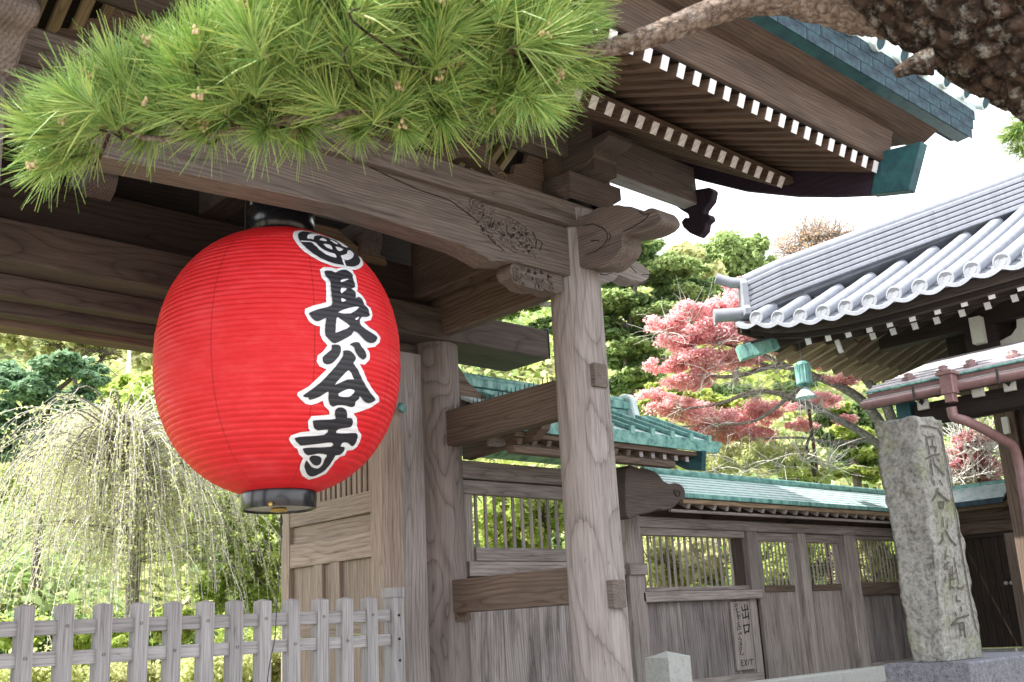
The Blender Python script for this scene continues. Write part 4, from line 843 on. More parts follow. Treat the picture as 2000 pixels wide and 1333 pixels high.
# ------------------------------------------------------------------ return wall with the dark door behind the stele
RW = thing('return_wall', (14.1, 5.6, .72), 'dark timber wall with a brown plank door, behind the standing stone', 'wall')
RX = 14.1
def YX(px_, py_=1150): return onX(px_, py_, RX).y
def ZX(px_, py_): return onX(px_, py_, RX).z
bx('top_beam', RX-.08, RX+.08, 3.6, 7.0, ZX(1900, 1045), ZX(1900, 1022), 'brown', RW, 'y'); bx('lintel', RX-.06, RX+.06, 3.6, 7.0, ZX(1900, 1050)-.02, ZX(1900, 1045)-.002, 'dark', RW, 'y'); bx('upper_board', RX-.04, RX+.04, 3.6, 7.0, ZX(1900, 1022)+.002, ZX(1900, 965), 'brown', RW, 'y')
yd0, yd1 = YX(1982), YX(1872)
n = 7
for i in range(n): a = yd0+(yd1-yd0)*i/n; bx('door_board', RX-.02, RX+.02, a+.003, a+(yd1-yd0)/n-.003, ZX(1930, 1265), ZX(1930, 1050), 'dark', RW, 'z')
bx('door_post', RX-.07, RX+.07, yd0-.16, yd0-.003, .7, ZX(1930, 1046), 'door', RW, 'z'); planks_y = None
bx('wall_board', RX-.03, RX+.03, yd1+.003, 7.0, .8, ZX(1900, 1046), 'dark', RW, 'z')
bx('threshold', RX-.12, RX+.1, 3.0, 7.0, .1, ZX(1930, 1268), 'granite', RW, 'y')
mb = MB(); kp = onX(1972, 1139, RX-.03)
for dy in (-.035, .035): mb.lathe([(0, 0), (.024, .005), (.024, .03), (0, .04)], kp+Vector((-.04, dy, 0)), 12, rot=Matrix.Rotation(math.pi/2, 3, 'Y'))
mb.build('door_knob', 'steel', RW); mb = MB(); mb.box(onX(1970, 1117, RX-.03), (.02, .05, .05)); mb.build('door_latch', 'iron', RW)
re_, rr2 = onX(1870, 985, RX-.35), onX(1870, 958, RX)
y0r = onX(1968, 960, RX-.2).y
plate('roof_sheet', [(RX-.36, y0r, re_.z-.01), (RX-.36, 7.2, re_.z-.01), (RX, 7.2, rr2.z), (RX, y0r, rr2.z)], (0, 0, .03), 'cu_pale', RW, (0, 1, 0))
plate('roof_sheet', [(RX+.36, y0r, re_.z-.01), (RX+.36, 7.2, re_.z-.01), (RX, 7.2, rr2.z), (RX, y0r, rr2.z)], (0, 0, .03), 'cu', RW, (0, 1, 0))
bx('roof_edge', RX-.38, RX-.355, y0r, 7.2, re_.z-.05, re_.z+.02, 'cu_dark', RW, 'y'); log('roof_ridge', (RX, y0r, rr2.z+.03), (RX, 7.2, rr2.z+.03), .035, .035, 'cu', RW, 10)
bx('purlin', RX-.25, RX-.17, y0r-.02, 7.1, re_.z-.09, re_.z-.01, 'tan', RW, 'y')
# ------------------------------------------------------------------ standing stone on its plinth
A0 = at(1848, 1292, 7.5); B0 = onX(1785, 1292, A0.x); C0 = onY(1921, 1284, A0.y); zb0 = A0.z
A1 = onY(1793, 812, A0.y+.02); B1 = onX(1706, 826, A1.x+.01); C1 = onY(1838, 822, A1.y); zt1 = A1.z
B0.z = C0.z = zb0
D0 = Vector((C0.x, B0.y, zb0)); D1 = Vector((C1.x, B1.y, (B1.z+C1.z)/2))
def stele():
    bm = bmesh.new(); nU, nV, nW = 16, 70, 22
    grid = {}
    def P(u, v, w):   # u along +x face (0..1), w along +y, v up
        b_ = A0.lerp(C0, u).lerp(B0.lerp(D0, u), w); t_ = A1.lerp(C1, u).lerp(B1.lerp(D1, u), w); p = b_.lerp(t_, v)
        rough = .020; f = 1.0
        edge_front = (w == 0)
        # silhouettes wobble
        k = mnoise.noise(p*3.1)*.020+mnoise.noise(p*9)*.010
        if w == 0: k = mnoise.noise(p*2.2)*.004+(mnoise.noise(Vector((p.x*9, 2, p.z*9)))*.012 if u in (0, 1) else 0)
        n_ = Vector((0, 0, 0))
        if u == 0 and w > 0: n_ += Vector((-1, 0, 0)); k = mnoise.noise(p*4)*.022+mnoise.noise(p*11)*.014+mnoise.noise(p*25)*.006
        if u == 1: n_ += Vector((1, 0, 0)); k = mnoise.noise(p*6)*.018+mnoise.noise(p*15)*.008
        if w == 0: n_ += Vector((0, -1, 0))
        if w == 1: n_ += Vector((0, 1, 0))
        if v == 1: n_ += Vector((0, 0, 1)); k = mnoise.noise(p*7)*.03
        if u == 0 and w == 0: p = p+Vector((.012, .012, 0))*(1+mnoise.noise(p*8))
        return p+n_*k
    def vert(i, j, k):
        if (i, j, k) not in grid: grid[i, j, k] = bm.verts.new(P(i/nU, j/nV, k/nW))
        return grid[i, j, k]
    def quad(a, b_, c, d): bm.faces.new((vert(*a), vert(*b_), vert(*c), vert(*d)))
    for j in range(nV):
        for i in range(nU): quad((i, j, 0), (i+1, j, 0), (i+1, j+1, 0), (i, j+1, 0)); quad((i, j, nW), (i, j+1, nW), (i+1, j+1, nW), (i+1, j, nW))
        for k in range(nW): quad((0, j, k), (0, j+1, k), (0, j+1, k+1), (0, j, k+1)); quad((nU, j, k), (nU, j, k+1), (nU, j+1, k+1), (nU, j+1, k))
    for i in range(nU):
        for k in range(nW): quad((i, nV, k), (i+1, nV, k), (i+1, nV, k+1), (i, nV, k+1))
    bmesh.ops.recalc_face_normals(bm, faces=bm.faces); me = bpy.data.meshes.new('stone'); bm.to_mesh(me); bm.free(); me.materials.append(M['stele'])
    for p in me.polygons: p.use_smooth = True
    return me
ST = thing('standing_stone', A0, 'tall rough mossy stone pillar carved with vertical characters, on a dark plinth', 'stone monument')
me = stele(); me.transform(Matrix.Translation(-A0)); o = bpy.data.objects.new('stone', me); link(o, ST, Matrix.Translation(A0))
def face_pt(x, y):   # on the carved face
    a = A0.lerp(A1, .5); p0 = onY(x, y, A0.y); f = (p0.z-zb0)/(zt1-zb0); Yp = A0.y+(A1.y-A0.y)*f-.006; return onY(x, y, Yp-.004)
cA = lambda x, y: face_pt(1770+x/5.55, 810+y/5.55)
cB = lambda x, y: face_pt(1800+x/6.06, 1040+y/6.06)
def ss(name, lines, cvf, w): 
    o = stroke(ST, name, lines, 0, w, 'carve', cvf, .002); return o
ss('carved_character', [[(212, 230), (235, 330), (255, 420)], [(235, 245), (305, 238)], [(285, 270), (290, 330)], [(262, 345), (325, 350), (320, 400)], [(215, 480), (290, 440), (365, 430)], [(265, 490), (275, 580), (290, 660)], [(345, 480), (365, 510)], [(290, 480), (310, 540)], [(318, 550), (360, 600), (412, 655)]], cA, .012)
ss('carved_character', [[(300, 720), (305, 770)], [(365, 715), (395, 765)], [(345, 800), (320, 880), (290, 930)], [(350, 840), (400, 890), (465, 940)], [(360, 950), (410, 945), (400, 1010), (370, 1010), (360, 955)]], cA, .013)
ss('carved_character', [[(395, 1110), (405, 1220)], [(445, 1190), (450, 1230)], [(425, 1255), (470, 1330)]], cA, .012)
ss('carved_character', [[(250, 10), (255, 80), (215, 140)], [(300, 10), (350, 90), (410, 155)]], cB, .012)
ss('carved_character', [[(288, 210), (285, 320)], [(300, 280), (320, 285)], [(265, 410), (325, 350)], [(280, 375), (310, 440)], [(270, 440), (300, 425)], [(290, 515), (275, 590)], [(365, 400), (370, 560)], [(385, 300), (420, 500), (440, 615)], [(335, 440), (345, 680)], [(345, 500), (400, 480)], [(350, 560), (405, 545)], [(345, 640), (390, 660)], [(415, 640), (440, 665), (500, 655), (500, 625)]], cB, .008)
ss('carved_character', [[(412, 750), (412, 810), (460, 815)], [(470, 885), (470, 935)], [(395, 950), (412, 985)], [(360, 1100), (430, 1020), (560, 980)], [(375, 1090), (500, 1065)], [(455, 1090), (470, 1230)], [(500, 1075), (520, 1240)], [(470, 1150), (510, 1145)]], cB, .010)
ss('carved_border', [[(163, 122), (250, 130), (340, 150), (385, 220), (430, 480), (480, 760), (530, 1010), (570, 1250), (590, 1330)]], cA, .010)
ss('carved_border', [[(445, 10), (500, 350), (560, 700), (620, 1020), (660, 1180)]], cB, .010)
mb = MB(); mb.box(((A0.x+3.0)/1-1.05, A0.y+.33, zb0/2+.0), (1.0, 1, 1)) if False else None
PF = onY(1893, 1303, A0.y-.20); PB = onX(1727, 1301, PF.x).y
bx('plinth', PF.x, PF.x+1.5, A0.y-.20, PB, 0.0, zb0-.004, 'granite_d', ST, ch=.015, label='dark granite plinth')
# small granite post and kerb
GY = 5.55; g0 = onY(1305, 1285, GY); gl = onX(1259, 1290, g0.x).y; gr = onY(1348, 1284, GY).x
GP = MB(); w_, d_ = gr-g0.x, gl-GY; cx, cy = (g0.x+gr)/2, (GY+gl)/2; gz = g0.z
vs = [(g0.x, GY, 0), (gr, GY, 0), (gr, gl, 0), (g0.x, gl, 0), (g0.x, GY, gz), (gr, GY, gz), (gr, gl, gz), (g0.x, gl, gz), (cx, cy, gz+.045)]
GP.add(vs, [[3, 2, 1, 0], [0, 1, 5, 4], [1, 2, 6, 5], [2, 3, 7, 6], [3, 0, 4, 7], [4, 5, 8], [5, 6, 8], [6, 7, 8], [7, 4, 8]])
GP.build('granite_post', 'granite', None, Matrix.Identity(4), label='short pale granite post with a pyramid top in front of the plank wall', cat='stone post')
kz = onY(1530, 1323, GY+.24).z
K = thing('granite_rail', (9, GY, 0), 'thin pale granite rail running from the stone post towards the standing stone', 'stone rail')
xk = gr
for i in range(3):
    xe = xk+1.15; bx('rail_stone', xk+.003, xe-.003, GY+.04, GY+.24, kz-.14, kz, 'granite', K); bx('rail_stone', xk+.4, xk+.6, GY+.05, GY+.23, 0, kz-.142, 'granite', K, 'z'); xk = xe
# ------------------------------------------------------------------ tiled hall on the right
X0, YC = 10.8, 7.42
H = thing('tiled_hall', (12.5, 5, 0), 'temple hall with silver-grey tiled hip roof and dark eaves at the right edge', 'hall')
EP = [(1478, 621), (1520, 621), (1564, 617), (1608, 610), (1652, 600), (1699, 588), (1747, 575), (1797, 560), (1848, 545), (1899, 527), (1957, 511)]
ends = [onX(*q, X0) for q in EP]
ends += [Vector((X0, ends[-1].y-.3*(k+1), ends[-1].z)) for k in range(9)]
def ez(y):
    ys = [e.y for e in ends][::-1]; zs = [e.z for e in ends][::-1]; return float(np.interp(y, ys, zs)) if y < ends[0].y else ends[0].z+(y-ends[0].y)*.45
for i, e in enumerate(ends):
    L_ = min(max(.12, YC-.05-e.y), 4.4); n = max(2, int(L_/.3)); pts = []
    for k in range(n+1):
        t_ = L_*k/n; pts.append((t_, 0, .50*t_+.012*t_*t_))
    mb = MB(); mb.tube(pts, .078, 12, 0, cap=True); base = Vector((0, 0, 0))
    o = mb.build('roof_roll', 'tile', H, Matrix.Translation(e))
    mb = MB(); ry = Matrix.Rotation(-math.pi/2, 3, 'Y')
    mb.lathe([(.078, -.03), (.094, .0), (.094, .014), (.078, .016), (.075, .011), (.052, .011), (.050, .0145), (.030, .0145), (.028, .011), (.0, .012)], (0, 0, 0), 22, 0, False, rot=ry); mb.build('round_end_tile', 'tile', o, Matrix.Translation(e))
    # pan course on the far side of the roll
    ny = e.y+.295 if i == 0 else ends[i-1].y
    zz = ends[i-1].z if i else e.z+.05
    mb = MB(); segs = 8; m_ = max(2, int((YC+.1-e.y)/.22)); m_ = min(m_, 18)
    for k in range(m_):
        for q in range(segs):
            f0, f1 = q/segs, (q+1)/segs
            def pt(f, t_, l): y = e.y+(ny-e.y)*f; return (X0+t_, y, e.z+(zz-e.z)*f-.05-.05*math.sin(math.pi*f)+.50*t_+.012*t_*t_+l)
            a0, a1 = k*.22-(.03 if k == 0 else 0), (k+1)*.22
            mb.add([pt(f0, a0, .022), pt(f1, a0, .022), pt(f1, a1, 0), pt(f0, a1, 0), pt(f0, a0, -.02), pt(f1, a0, -.02)], [[0, 1, 2, 3], [4, 5, 1, 0]])
    mb.build('pan_tiles', 'tile', H)
# other slope, facing the garden
plate('garden_slope', [(X0, YC, 5.2), (17, YC, 5.0), (17, 3.2, 7.2), (13.6, 4.6, 6.45), (11.2, 7.05, 5.32)], (0, 0, .04), 'tile', H)
# hip ridge of stacked flat tiles
hp = [(10.98, 5.24), (11.3, 5.42), (11.7, 5.60), (12.15, 5.80), (12.7, 6.04), (13.3, 6.30), (14.2, 6.70), (15.2, 7.15)]
def hip(off0, h, w, name, mat, st=0):
    for (xa, za), (xb, zb_) in zip(hp[st:-1], hp[st+1:]):
        a = Vector((xa, YC+10.8-xa, za+off0+h/2)); b_ = Vector((xb, YC+10.8-xb, zb_+off0+h/2)); d = (b_-a).normalized()*.004
        beam(name, a-d, b_+d, w, h, mat, H, .008)
for k in range(6): hip(.0+.068*k, .05, .30-.010*k, 'ridge_tile', 'tile'); hip(.05+.068*k, .018, .25-.01*k, 'ridge_gap', 'tile_d')
mb = MB(); mb.tube([(x, YC+10.8-x, z+.44) for x, z in hp], .075, 12); mb.build('ridge_cap', 'tile', H)
c = Vector((10.99, YC-.19, 5.2)); dirn = Vector((-1, 1, 0)).normalized(); side = Vector((1, 1, 0)).normalized()
prof = [(-.19, 0), (.19, 0), (.20, .08), (.15, .12), (.155, .42), (.10, .47), (.0, .50), (-.10, .47), (-.155, .42), (-.15, .12), (-.20, .08)]
plate('ridge_end_tile', [c+side*a+Vector((0, 0, b_)) for a, b_ in prof], dirn*.08, 'tile', H, bev=.008)
mb = MB(); mb.tube([c+Vector((.1, -.1, .44)), c+dirn*.18+Vector((0, 0, .47)), c+dirn*.36+Vector((0, 0, .54))], [.07, .068, .068], 14); mb.build('horn_tile', 'tile', H)
mb = MB(); e0 = Vector((10.98, 7.24, ez(7.2)+.02)); mb.tube([e0+Vector((.12, -.12, .03)), e0+dirn*.42+Vector((0, 0, .03))], [.085, .085], 14); mb.lathe([(.09, 0), (.092, .02), (0, .022)], e0+dirn*.42, 16, rot=Matrix.Rotation(math.pi/2, 3, 'X') @ Matrix.Rotation(math.pi/4, 3, 'Y')); mb.build('corner_roll', 'tile', H)
# dark eave boards, rafters with white ends
def fas(name, x0, x1, dz0, dz1, mat):
    ys = [7.22, 6.9, 6.5, 6.0, 5.4, 4.6, 3.6, 1.4]
    for a, b_ in zip(ys[:-1], ys[1:]):
        plate(name, [(x0, a, ez(a)+dz0), (x0, b_-.001, ez(b_)+dz0), (x0, b_-.001, ez(b_)+dz1), (x0, a, ez(a)+dz1)], (x1-x0, 0, 0), mat, H, (0, 1, 0))
fas('eave_board', 10.86, 10.92, -.18, -.075, 'dark'); fas('eave_board', 10.95, 11.04, -.235, -.175, 'deep')
# garden-side eave edge
plate('eave_board', [(10.87, 7.28, 5.0), (10.87, 7.28, 5.10), (17, 7.28, 5.0), (17, 7.28, 4.88)], (0, .06, 0), 'dark', H)
R1 = [(398, 682), (484, 666), (571, 650), (662, 628), (750, 605), (848, 580), (957, 549), (1073, 515), (1192, 482), (1318, 447)]
r1 = [onX(1400+x/2.222, 360+y/2.222, 11.07) for x, y in R1]; r1 += [Vector((11.07, r1[-1].y-.265*(k+1), r1[-1].z)) for k in range(8)]
R2 = [(678, 660), (766, 640), (860, 616), (955, 592), (1065, 560), (1176, 528), (1293, 495)]
r2 = [onX(1400+x/2.222, 360+y/2.222, 11.62) for x, y in R2]; r2 += [Vector((11.62, r2[-1].y-.265*(k+1), r2[-1].z)) for k in range(8)]
def hraf(p, q, w=.068, h=.078, name='flying_rafter', mat='dark', cap='white'):
    o = beam(name, p, q, w, h, mat, H, .003)
    d = (Vector(q)-Vector(p)).normalized(); W = axes(Vector(p)-d*.006, q); W.translation = Vector(p)-d*.003
    c_ = bpy.data.objects.new('white_end', beam_mesh(.006, w+.003, h+.003, 0, cap)); link(c_, o, W); return o
for i, p in enumerate(r1): hraf(p, p+Vector((.75 if i > 2 else .3, 0, .20 if i > 2 else .08)))
for i, p in enumerate(r2): hraf(p, p+Vector((1.5, 0, .62)), name='base_rafter')
bx('batten', 11.64, 11.70, 1.5, 6.6, 4.80, 4.86, 'dark', H, 'y')
for k in range(17):
    x = 11.35+.262*k
    beam('garden_rafter', (x, 7.12, 4.70), (x, max(5.0, 7.12-(x-11.1)*1.0), 4.70+.30*min(2.12, (x-11.1))), .075, .09, 'tan', H, .003)  # light on the undersides put into the tan of these rafters
    if k > 1: beam('garden_rafter', (x, 6.6, 4.72), (x, max(4.6, 6.6-(x-11.6)*1.0), 4.72+.42*min(2.0, x-11.6)), .075, .09, 'brown', H, .003)
plate('soffit', [(10.92, 7.3, 4.86), (17, 7.3, 4.86), (17, 4.6, 5.75), (13.5, 4.6, 5.75)], (0, 0, .02), 'deep', H)  # shade between the hall rafters put into the soffit's dark colour
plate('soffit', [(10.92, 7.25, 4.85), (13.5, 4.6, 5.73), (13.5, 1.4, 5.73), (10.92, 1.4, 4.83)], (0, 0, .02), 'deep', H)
beam('hip_rafter', (11.02, 7.2, 4.80), (13.2, 5.02, 5.6), .13, .16, 'dark', H)
beam('copper_cap', (10.86, 7.36, 4.745), (11.2, 7.02, 4.865), .145, .175, 'cu', H)
lw = onX(1637, 680, 11.3); beam('white_end', lw+Vector((-.003, 0, .09)), lw+Vector((.003, -.03, -.06)), .06, .05, 'white', H)
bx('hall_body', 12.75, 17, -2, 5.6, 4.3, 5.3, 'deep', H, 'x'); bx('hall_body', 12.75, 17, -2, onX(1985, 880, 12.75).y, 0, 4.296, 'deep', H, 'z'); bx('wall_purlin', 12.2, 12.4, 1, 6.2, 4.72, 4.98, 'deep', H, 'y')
a = onX(1891, 622, 12.1); b_ = onX(1922, 668, 12.1); bx('plaster_block', 12.1, 12.2, b_.y, a.y, b_.z, a.z, 'plaster', H)
bx('bracket_block', 12.205, 12.7, b_.y-.1, a.y+.12, b_.z-.1, a.z+.25, 'deep', H)
plate('plaster_panel', pxX([(1943, 672), (1948, 690), (2060, 650), (2060, 560), (1985, 612), (1986, 640), (1975, 655)], 12.3), (.05, 0, 0), 'plaster', H)
pa, pb_ = onX(1951, 880, 12.5), onX(1993, 880, 12.5)
bx('pillar', 12.5, 12.75, pb_.y, pa.y, 0, 4.3, 'brown', H, 'z', label='tall brown pillar at the right edge'); bx('pillar', 12.42, 12.6, pb_.y-.35, pb_.y-.12, 0, 4.3, 'deep', H, 'z')
a, b_ = onX(1973, 820, 12.7), onX(1990, 850, 12.7); bx('white_fitting', 12.44, 12.49, b_.y, a.y, b_.z, a.z, 'plaster', H)
bx('head_beam', 12.4, 12.7, pb_.y-.5, pa.y+.35, onX(1940, 800, 12.4).z-.02, onX(1940, 780, 12.4).z, 'wall', H, 'y')
# ---- pent roof with maroon gutter
PR = thing('pent_roof', (10.3, 4, 3.6), 'small pent roof with maroon gutter and hopper below the tiled eaves', 'roof')
gA, gB = onX(1697, 793, 10.0), onX(2000, 737, 10.0); gz_ = (gA.z+gB.z)/2; yA = gA.y
plate('roof_sheet', [(9.98, yA, gz_+.135), (9.98, 1.5, gz_+.135), (11.4, 1.5, gz_+.62), (11.4, yA-.1, gz_+.62)], (0, 0, .03), 'pale_roof', PR, (0, 1, 0))
for k in range(5): x = 10.12+.2*k; bx('roof_seam', x, x+.02, 1.5, yA-.05*k, gz_+.165+.342*(x-9.98), gz_+.185+.342*(x-9.98), 'pale_roof', PR, 'y')
bx('verge_board', 9.99, 10.03, 1.5, yA, gz_+.08, gz_+.13, 'maroon', PR, 'y'); bx('copper_strip', 9.965, 9.985, 1.5, yA, gz_+.128, gz_+.15, 'cu', PR, 'y')
bx('gutter_lip', 9.93, 9.96, 1.5, yA+.02, gz_+.055, gz_+.07, 'cap_under', PR, 'y', ch=.002)
mb = MB(); mb.tube([(9.93, yA+.03, gz_+.01), (9.93, 1.5, gz_+.01)], .043, 12); mb.build('gutter', 'maroon', PR)
bx('gutter_bed', 9.96, 10.02, 1.5, yA, gz_-.03, gz_+.05, 'iron', PR, 'y')
for px_ in (1785, 1955):
    p = onX(px_, 770, 9.88); bx('gutter_hook', 9.868, 9.885, p.y-.012, p.y+.012, gz_-.05, gz_+.09, 'iron', PR, 'z')
hA, hB = onX(1838, 745, 9.85), onX(1872, 790, 9.85)
bx('hopper', 9.80, 9.92, hB.y, hA.y, gz_-.06, gz_+.12, 'maroon', PR, 'z', ch=.01); bx('hopper', 9.81, 9.91, hB.y+.02, hA.y-.02, gz_-.14, gz_-.062, 'maroon', PR, 'z', ch=.01); bx('hopper_rim', 9.78, 9.93, hB.y-.02, hA.y+.02, gz_+.122, gz_+.15, 'maroon', PR, 'z')
mb = MB(); mb.tube(catmull([onX(1858, 796, 9.86), onX(1864, 815, 9.87), onX(1885, 822, 9.9), onX(1920, 838, 10.1), onX(1955, 858, 10.4), onX(1978, 872, 10.6), onX(1990, 905, 10.7), onX(1999, 960, 10.7), onX(2010, 1030, 10.7), onX(2040, 1200, 10.7)], 5), .048, 10); mb.build('downpipe', 'maroon', PR)
for x, y in ((1775, 740), (1842, 720), (1895, 706), (1978, 690)):
    p = onX(x, y, 10.12); p.z = gz_+.17+.03; mb = MB(); mb.lathe([(.06, -.02), (.05, .0), (.075, .03), (.04, .045), (.05, .07), (.0, .09)], p, 8); mb.build('roof_stud', 'maroon', PR)
bx('eave_beam', 10.15, 10.35, 1.5, onX(1785, 800, 10.15).y, gz_-.24, gz_-.04, 'deep', PR, 'y')
ya, yb_ = onX(1752, 805, 10.15).y, onX(1779, 805, 10.15).y; bx('copper_end', 10.14, 10.36, yb_, ya, gz_-.22, gz_+.02, 'cu_teal', PR, 'y')
for (x, y, w) in ((1804, 786, .11), (1973, 749, .11)):
    p = onX(x, y, 10.1); q = bx('crest_block', 10.06, 10.10, p.y-w/2, p.y+w/2, p.z-.075, p.z+.075, 'plaster', PR, 'z')
    mb = MB(); mb.add([(10.057, p.y-.03, p.z), (10.057, p.y, p.z-.04), (10.057, p.y+.03, p.z), (10.057, p.y, p.z+.04)], [[0, 1, 2, 3]]); mb.build('diamond_crest', 'ink', q)
p = onX(1912, 762, 10.1); bx('white_end', 10.05, 10.10, p.y-.055, p.y+.055, p.z-.07, p.z+.07, 'plaster', PR, 'z')
# ---- wind bell hanging from the hall's corner
bt, bb_ = onX(1566, 706, 11.0), onX(1571, 752, 11.0); bx_, by_ = (bt.x+bb_.x)/2, bt.y
WB = thing('wind_bell', (bx_, by_, bb_.z), 'verdigris copper wind bell hanging from the corner of the tiled hall', 'bell')
h = bt.z-bb_.z; mb = MB(); mb.lathe([(0, h), (.05, h*.98), (.085, h*.88), (.09, h*.8), (.085, h*.77), (.09, .12*h), (.105, 0), (.095, .0), (.06, .1)], (bx_, by_, bb_.z), 24)
for k in range(8): a = k*math.pi/4; mb.box((bx_+.088*math.cos(a), by_+.088*math.sin(a), bb_.z+h*.45), (.012, .012, h*.7))
mb.build('bell', 'cu', WB)
mb = MB(); mb.lathe([(.0, -.02), (.03, -.03), (.12, -.14), (.13, -.16), (.06, -.13), (0, -.12)], (bx_, by_, bb_.z), 8); mb.build('clapper_vane', 'cu_pale', WB)
mb = MB()
for k in range(9): a = k*.7; mb.tube([(bx_+.10*math.cos(a), by_+.10*math.sin(a), bb_.z-.13), (bx_+.11*math.cos(a), by_+.11*math.sin(a), bb_.z-.36+.05*math.sin(k*3))], .004, 4)
mb.build('hanging_wires', 'cap_under', WB)
mb = MB(); mb.tube([(bx_, by_, bt.z), (bx_, by_, 4.74)], .006, 5); mb.build('hook', 'iron', WB)
# ---- poles
pt_, pb2 = onY(1580, 800, 8.3), onY(1600, 950, 8.3)
PL = thing('garden_lamp', (pb2.x, 8.3, .8), 'thin rust-red pole with a small pale flower-shaped lamp above the wall roof', 'lamp post')
mb = MB(); mb.tube([(pb2.x, 8.3, .8), (pt_.x, 8.3, pt_.z)], .025, 8); mb.build('pole', 'rust', PL)
mb = MB(); 
for k in range(6): a = k*math.pi/3; mb.lathe([(0, -.05), (.045, -.02), (.05, .02), (0, .05)], (pt_.x+.055*math.cos(a), 8.3+.055*math.sin(a), pt_.z+.05), 8)
mb.lathe([(0, -.03), (.05, .04), (.06, .10), (0, .16)], (pt_.x, 8.3, pt_.z), 10); mb.build('lamp_head', 'ink_white', PL)
wt, wb = at(232, 640, 21), at(235, 1100, 21)
WP = thing('white_pole', (wb.x, wb.y, .8), 'tall thin white pole rising behind the weeping tree', 'pole'); mb = MB(); mb.tube([(wb.x, wb.y, .8), (wb.x, wb.y, wt.z)], .036, 10); mb.build('pole', 'white', WP)
# ------------------------------------------------------------------ vegetation
def quads(name, P, Nn, sz, mat, parent=None, asp=.6, roll=None, **kw):
    n = len(P); 
    up = rng.normal(size=(n, 3)); U = np.cross(Nn, up); U /= np.linalg.norm(U, axis=1)[:, None]+1e-9; V = np.cross(Nn, U)
    s = sz[:, None]; A = P-U*s; B = P-V*s*asp; C_ = P+U*s; D_ = P+V*s*asp
    co = np.stack([A, B, C_, D_], 1).reshape(-1, 3)
    if parent is not None: co = co-np.array(WM[parent.name].translation)
    me = bpy.data.meshes.new(name); me.vertices.add(4*n); me.vertices.foreach_set('co', co.astype(np.float32).ravel())
    me.loops.add(4*n); me.loops.foreach_set('vertex_index', np.arange(4*n, dtype=np.int32)); me.polygons.add(n)
    me.polygons.foreach_set('loop_start', np.arange(0, 4*n, 4, dtype=np.int32)); me.polygons.foreach_set('loop_total', np.full(n, 4, dtype=np.int32))
    me.materials.append(M[mat]); me.update(calc_edges=True)
    o = bpy.data.objects.new(name, me); link(o, parent, Matrix.Translation(WM[parent.name].translation) if parent is not None else Matrix.Identity(4)); return props(o, **kw)
def foliage(name, parent, blobs, n, size, mat, t, clump=.26, flat=0.0, dj=.5, sub=30, **kw):
    """blobs: (px, py, rx, ry[, depth]) measured in the photo, given real depth t"""
    w = np.array([max(1, b[2]*b[3]) for b in blobs], float); w = w/w.sum(); Ps = []; Ns = []
    for b, f in zip(blobs, w):
        tt = (b[4] if len(b) > 4 else t); c = np.array(at(b[0], b[1], tt)); rx, ry_ = b[2]/FPX*tt, b[3]/FPX*tt
        rad = np.array([rx, rx*dj+ry_*(1-dj), ry_]); m = max(20, int(n*f)); k = max(6, int(sub*(.4+f*len(blobs)*.6)))
        d = rng.normal(size=(k, 3)); d /= np.linalg.norm(d, axis=1)[:, None]; d *= (rng.random(k)**.45)[:, None]
        sc = c+d*rad; cr_ = clump*(.6+.8*rng.random(k))
        idx = rng.integers(0, k, m); q = rng.normal(size=(m, 3)); q /= np.linalg.norm(q, axis=1)[:, None]; rr = rng.random(m)**.5
        fl = np.array([1, 1, 1-flat]); off = q*rr[:, None]*cr_[idx][:, None]*rad.mean()*fl
        Ps.append(sc[idx]+off); nn = q*.7+rng.normal(size=(m, 3))*.6+np.array([0, 0, .5+flat]); Ns.append(nn/np.linalg.norm(nn, axis=1)[:, None])
    P = np.concatenate(Ps); Nn = np.concatenate(Ns); sz = size*(.6+.8*rng.random(len(P)))
    return quads(name, P, Nn, sz, mat, parent, **kw)
def limbs(name, parent, paths, mat, t, sides=7, k=4):
    mb = MB()
    for path, ra, rb in paths:
        pts = catmull([at(p[0], p[1], p[2] if len(p) > 2 else t) for p in path], k); n = len(pts)
        mb.tube(pts, [(ra+(rb-ra)*i/(n-1))/FPX*t for i in range(n)], sides)
    return mb.build(name, mat, parent)
def sprays(parent, starts, t, n, length, r, mat, name='twigs', droop=0.0, spread=1.0, up=.3, segs=4):
    mb = MB()
    for _ in range(n):
        s = random.choice(starts); p = at(s[0]+random.gauss(0, 6), s[1]+random.gauss(0, 6), (s[2] if len(s) > 2 else t)+random.uniform(-.4, .4)); d = Vector((random.gauss(0, spread), random.gauss(0, spread), random.gauss(up, .5))).normalized()
        pts = [p]; L_ = length*random.uniform(.5, 1.3)/segs
        for k in range(segs): d = (d+Vector((random.gauss(0, .22), random.gauss(0, .22), random.gauss(0, .2)-droop))).normalized(); pts.append(pts[-1]+d*L_)
        mb.tube(pts, [r*(1-.8*i/segs) for i in range(segs+1)], 3, cap=False)
    return mb.build(name, mat, parent, kind='stuff')
def tree(name, px_, py_, t, label, cat='tree', group=None):
    p = at(px_, py_, t); return thing(name, (p.x, p.y, .85), label, cat, group)
def trunk_to_ground(T, px_, py_, t, r, mat='greybark'):
    p = at(px_, py_, t); mb = MB(); mb.tube(catmull([Vector((p.x, p.y, .4)), Vector((p.x+.06, p.y, (p.z+.4)/2)), p], 5), [r*1.25]*3+[r]*4+[r*.8]*4, 9); mb.build('trunk', mat, T)

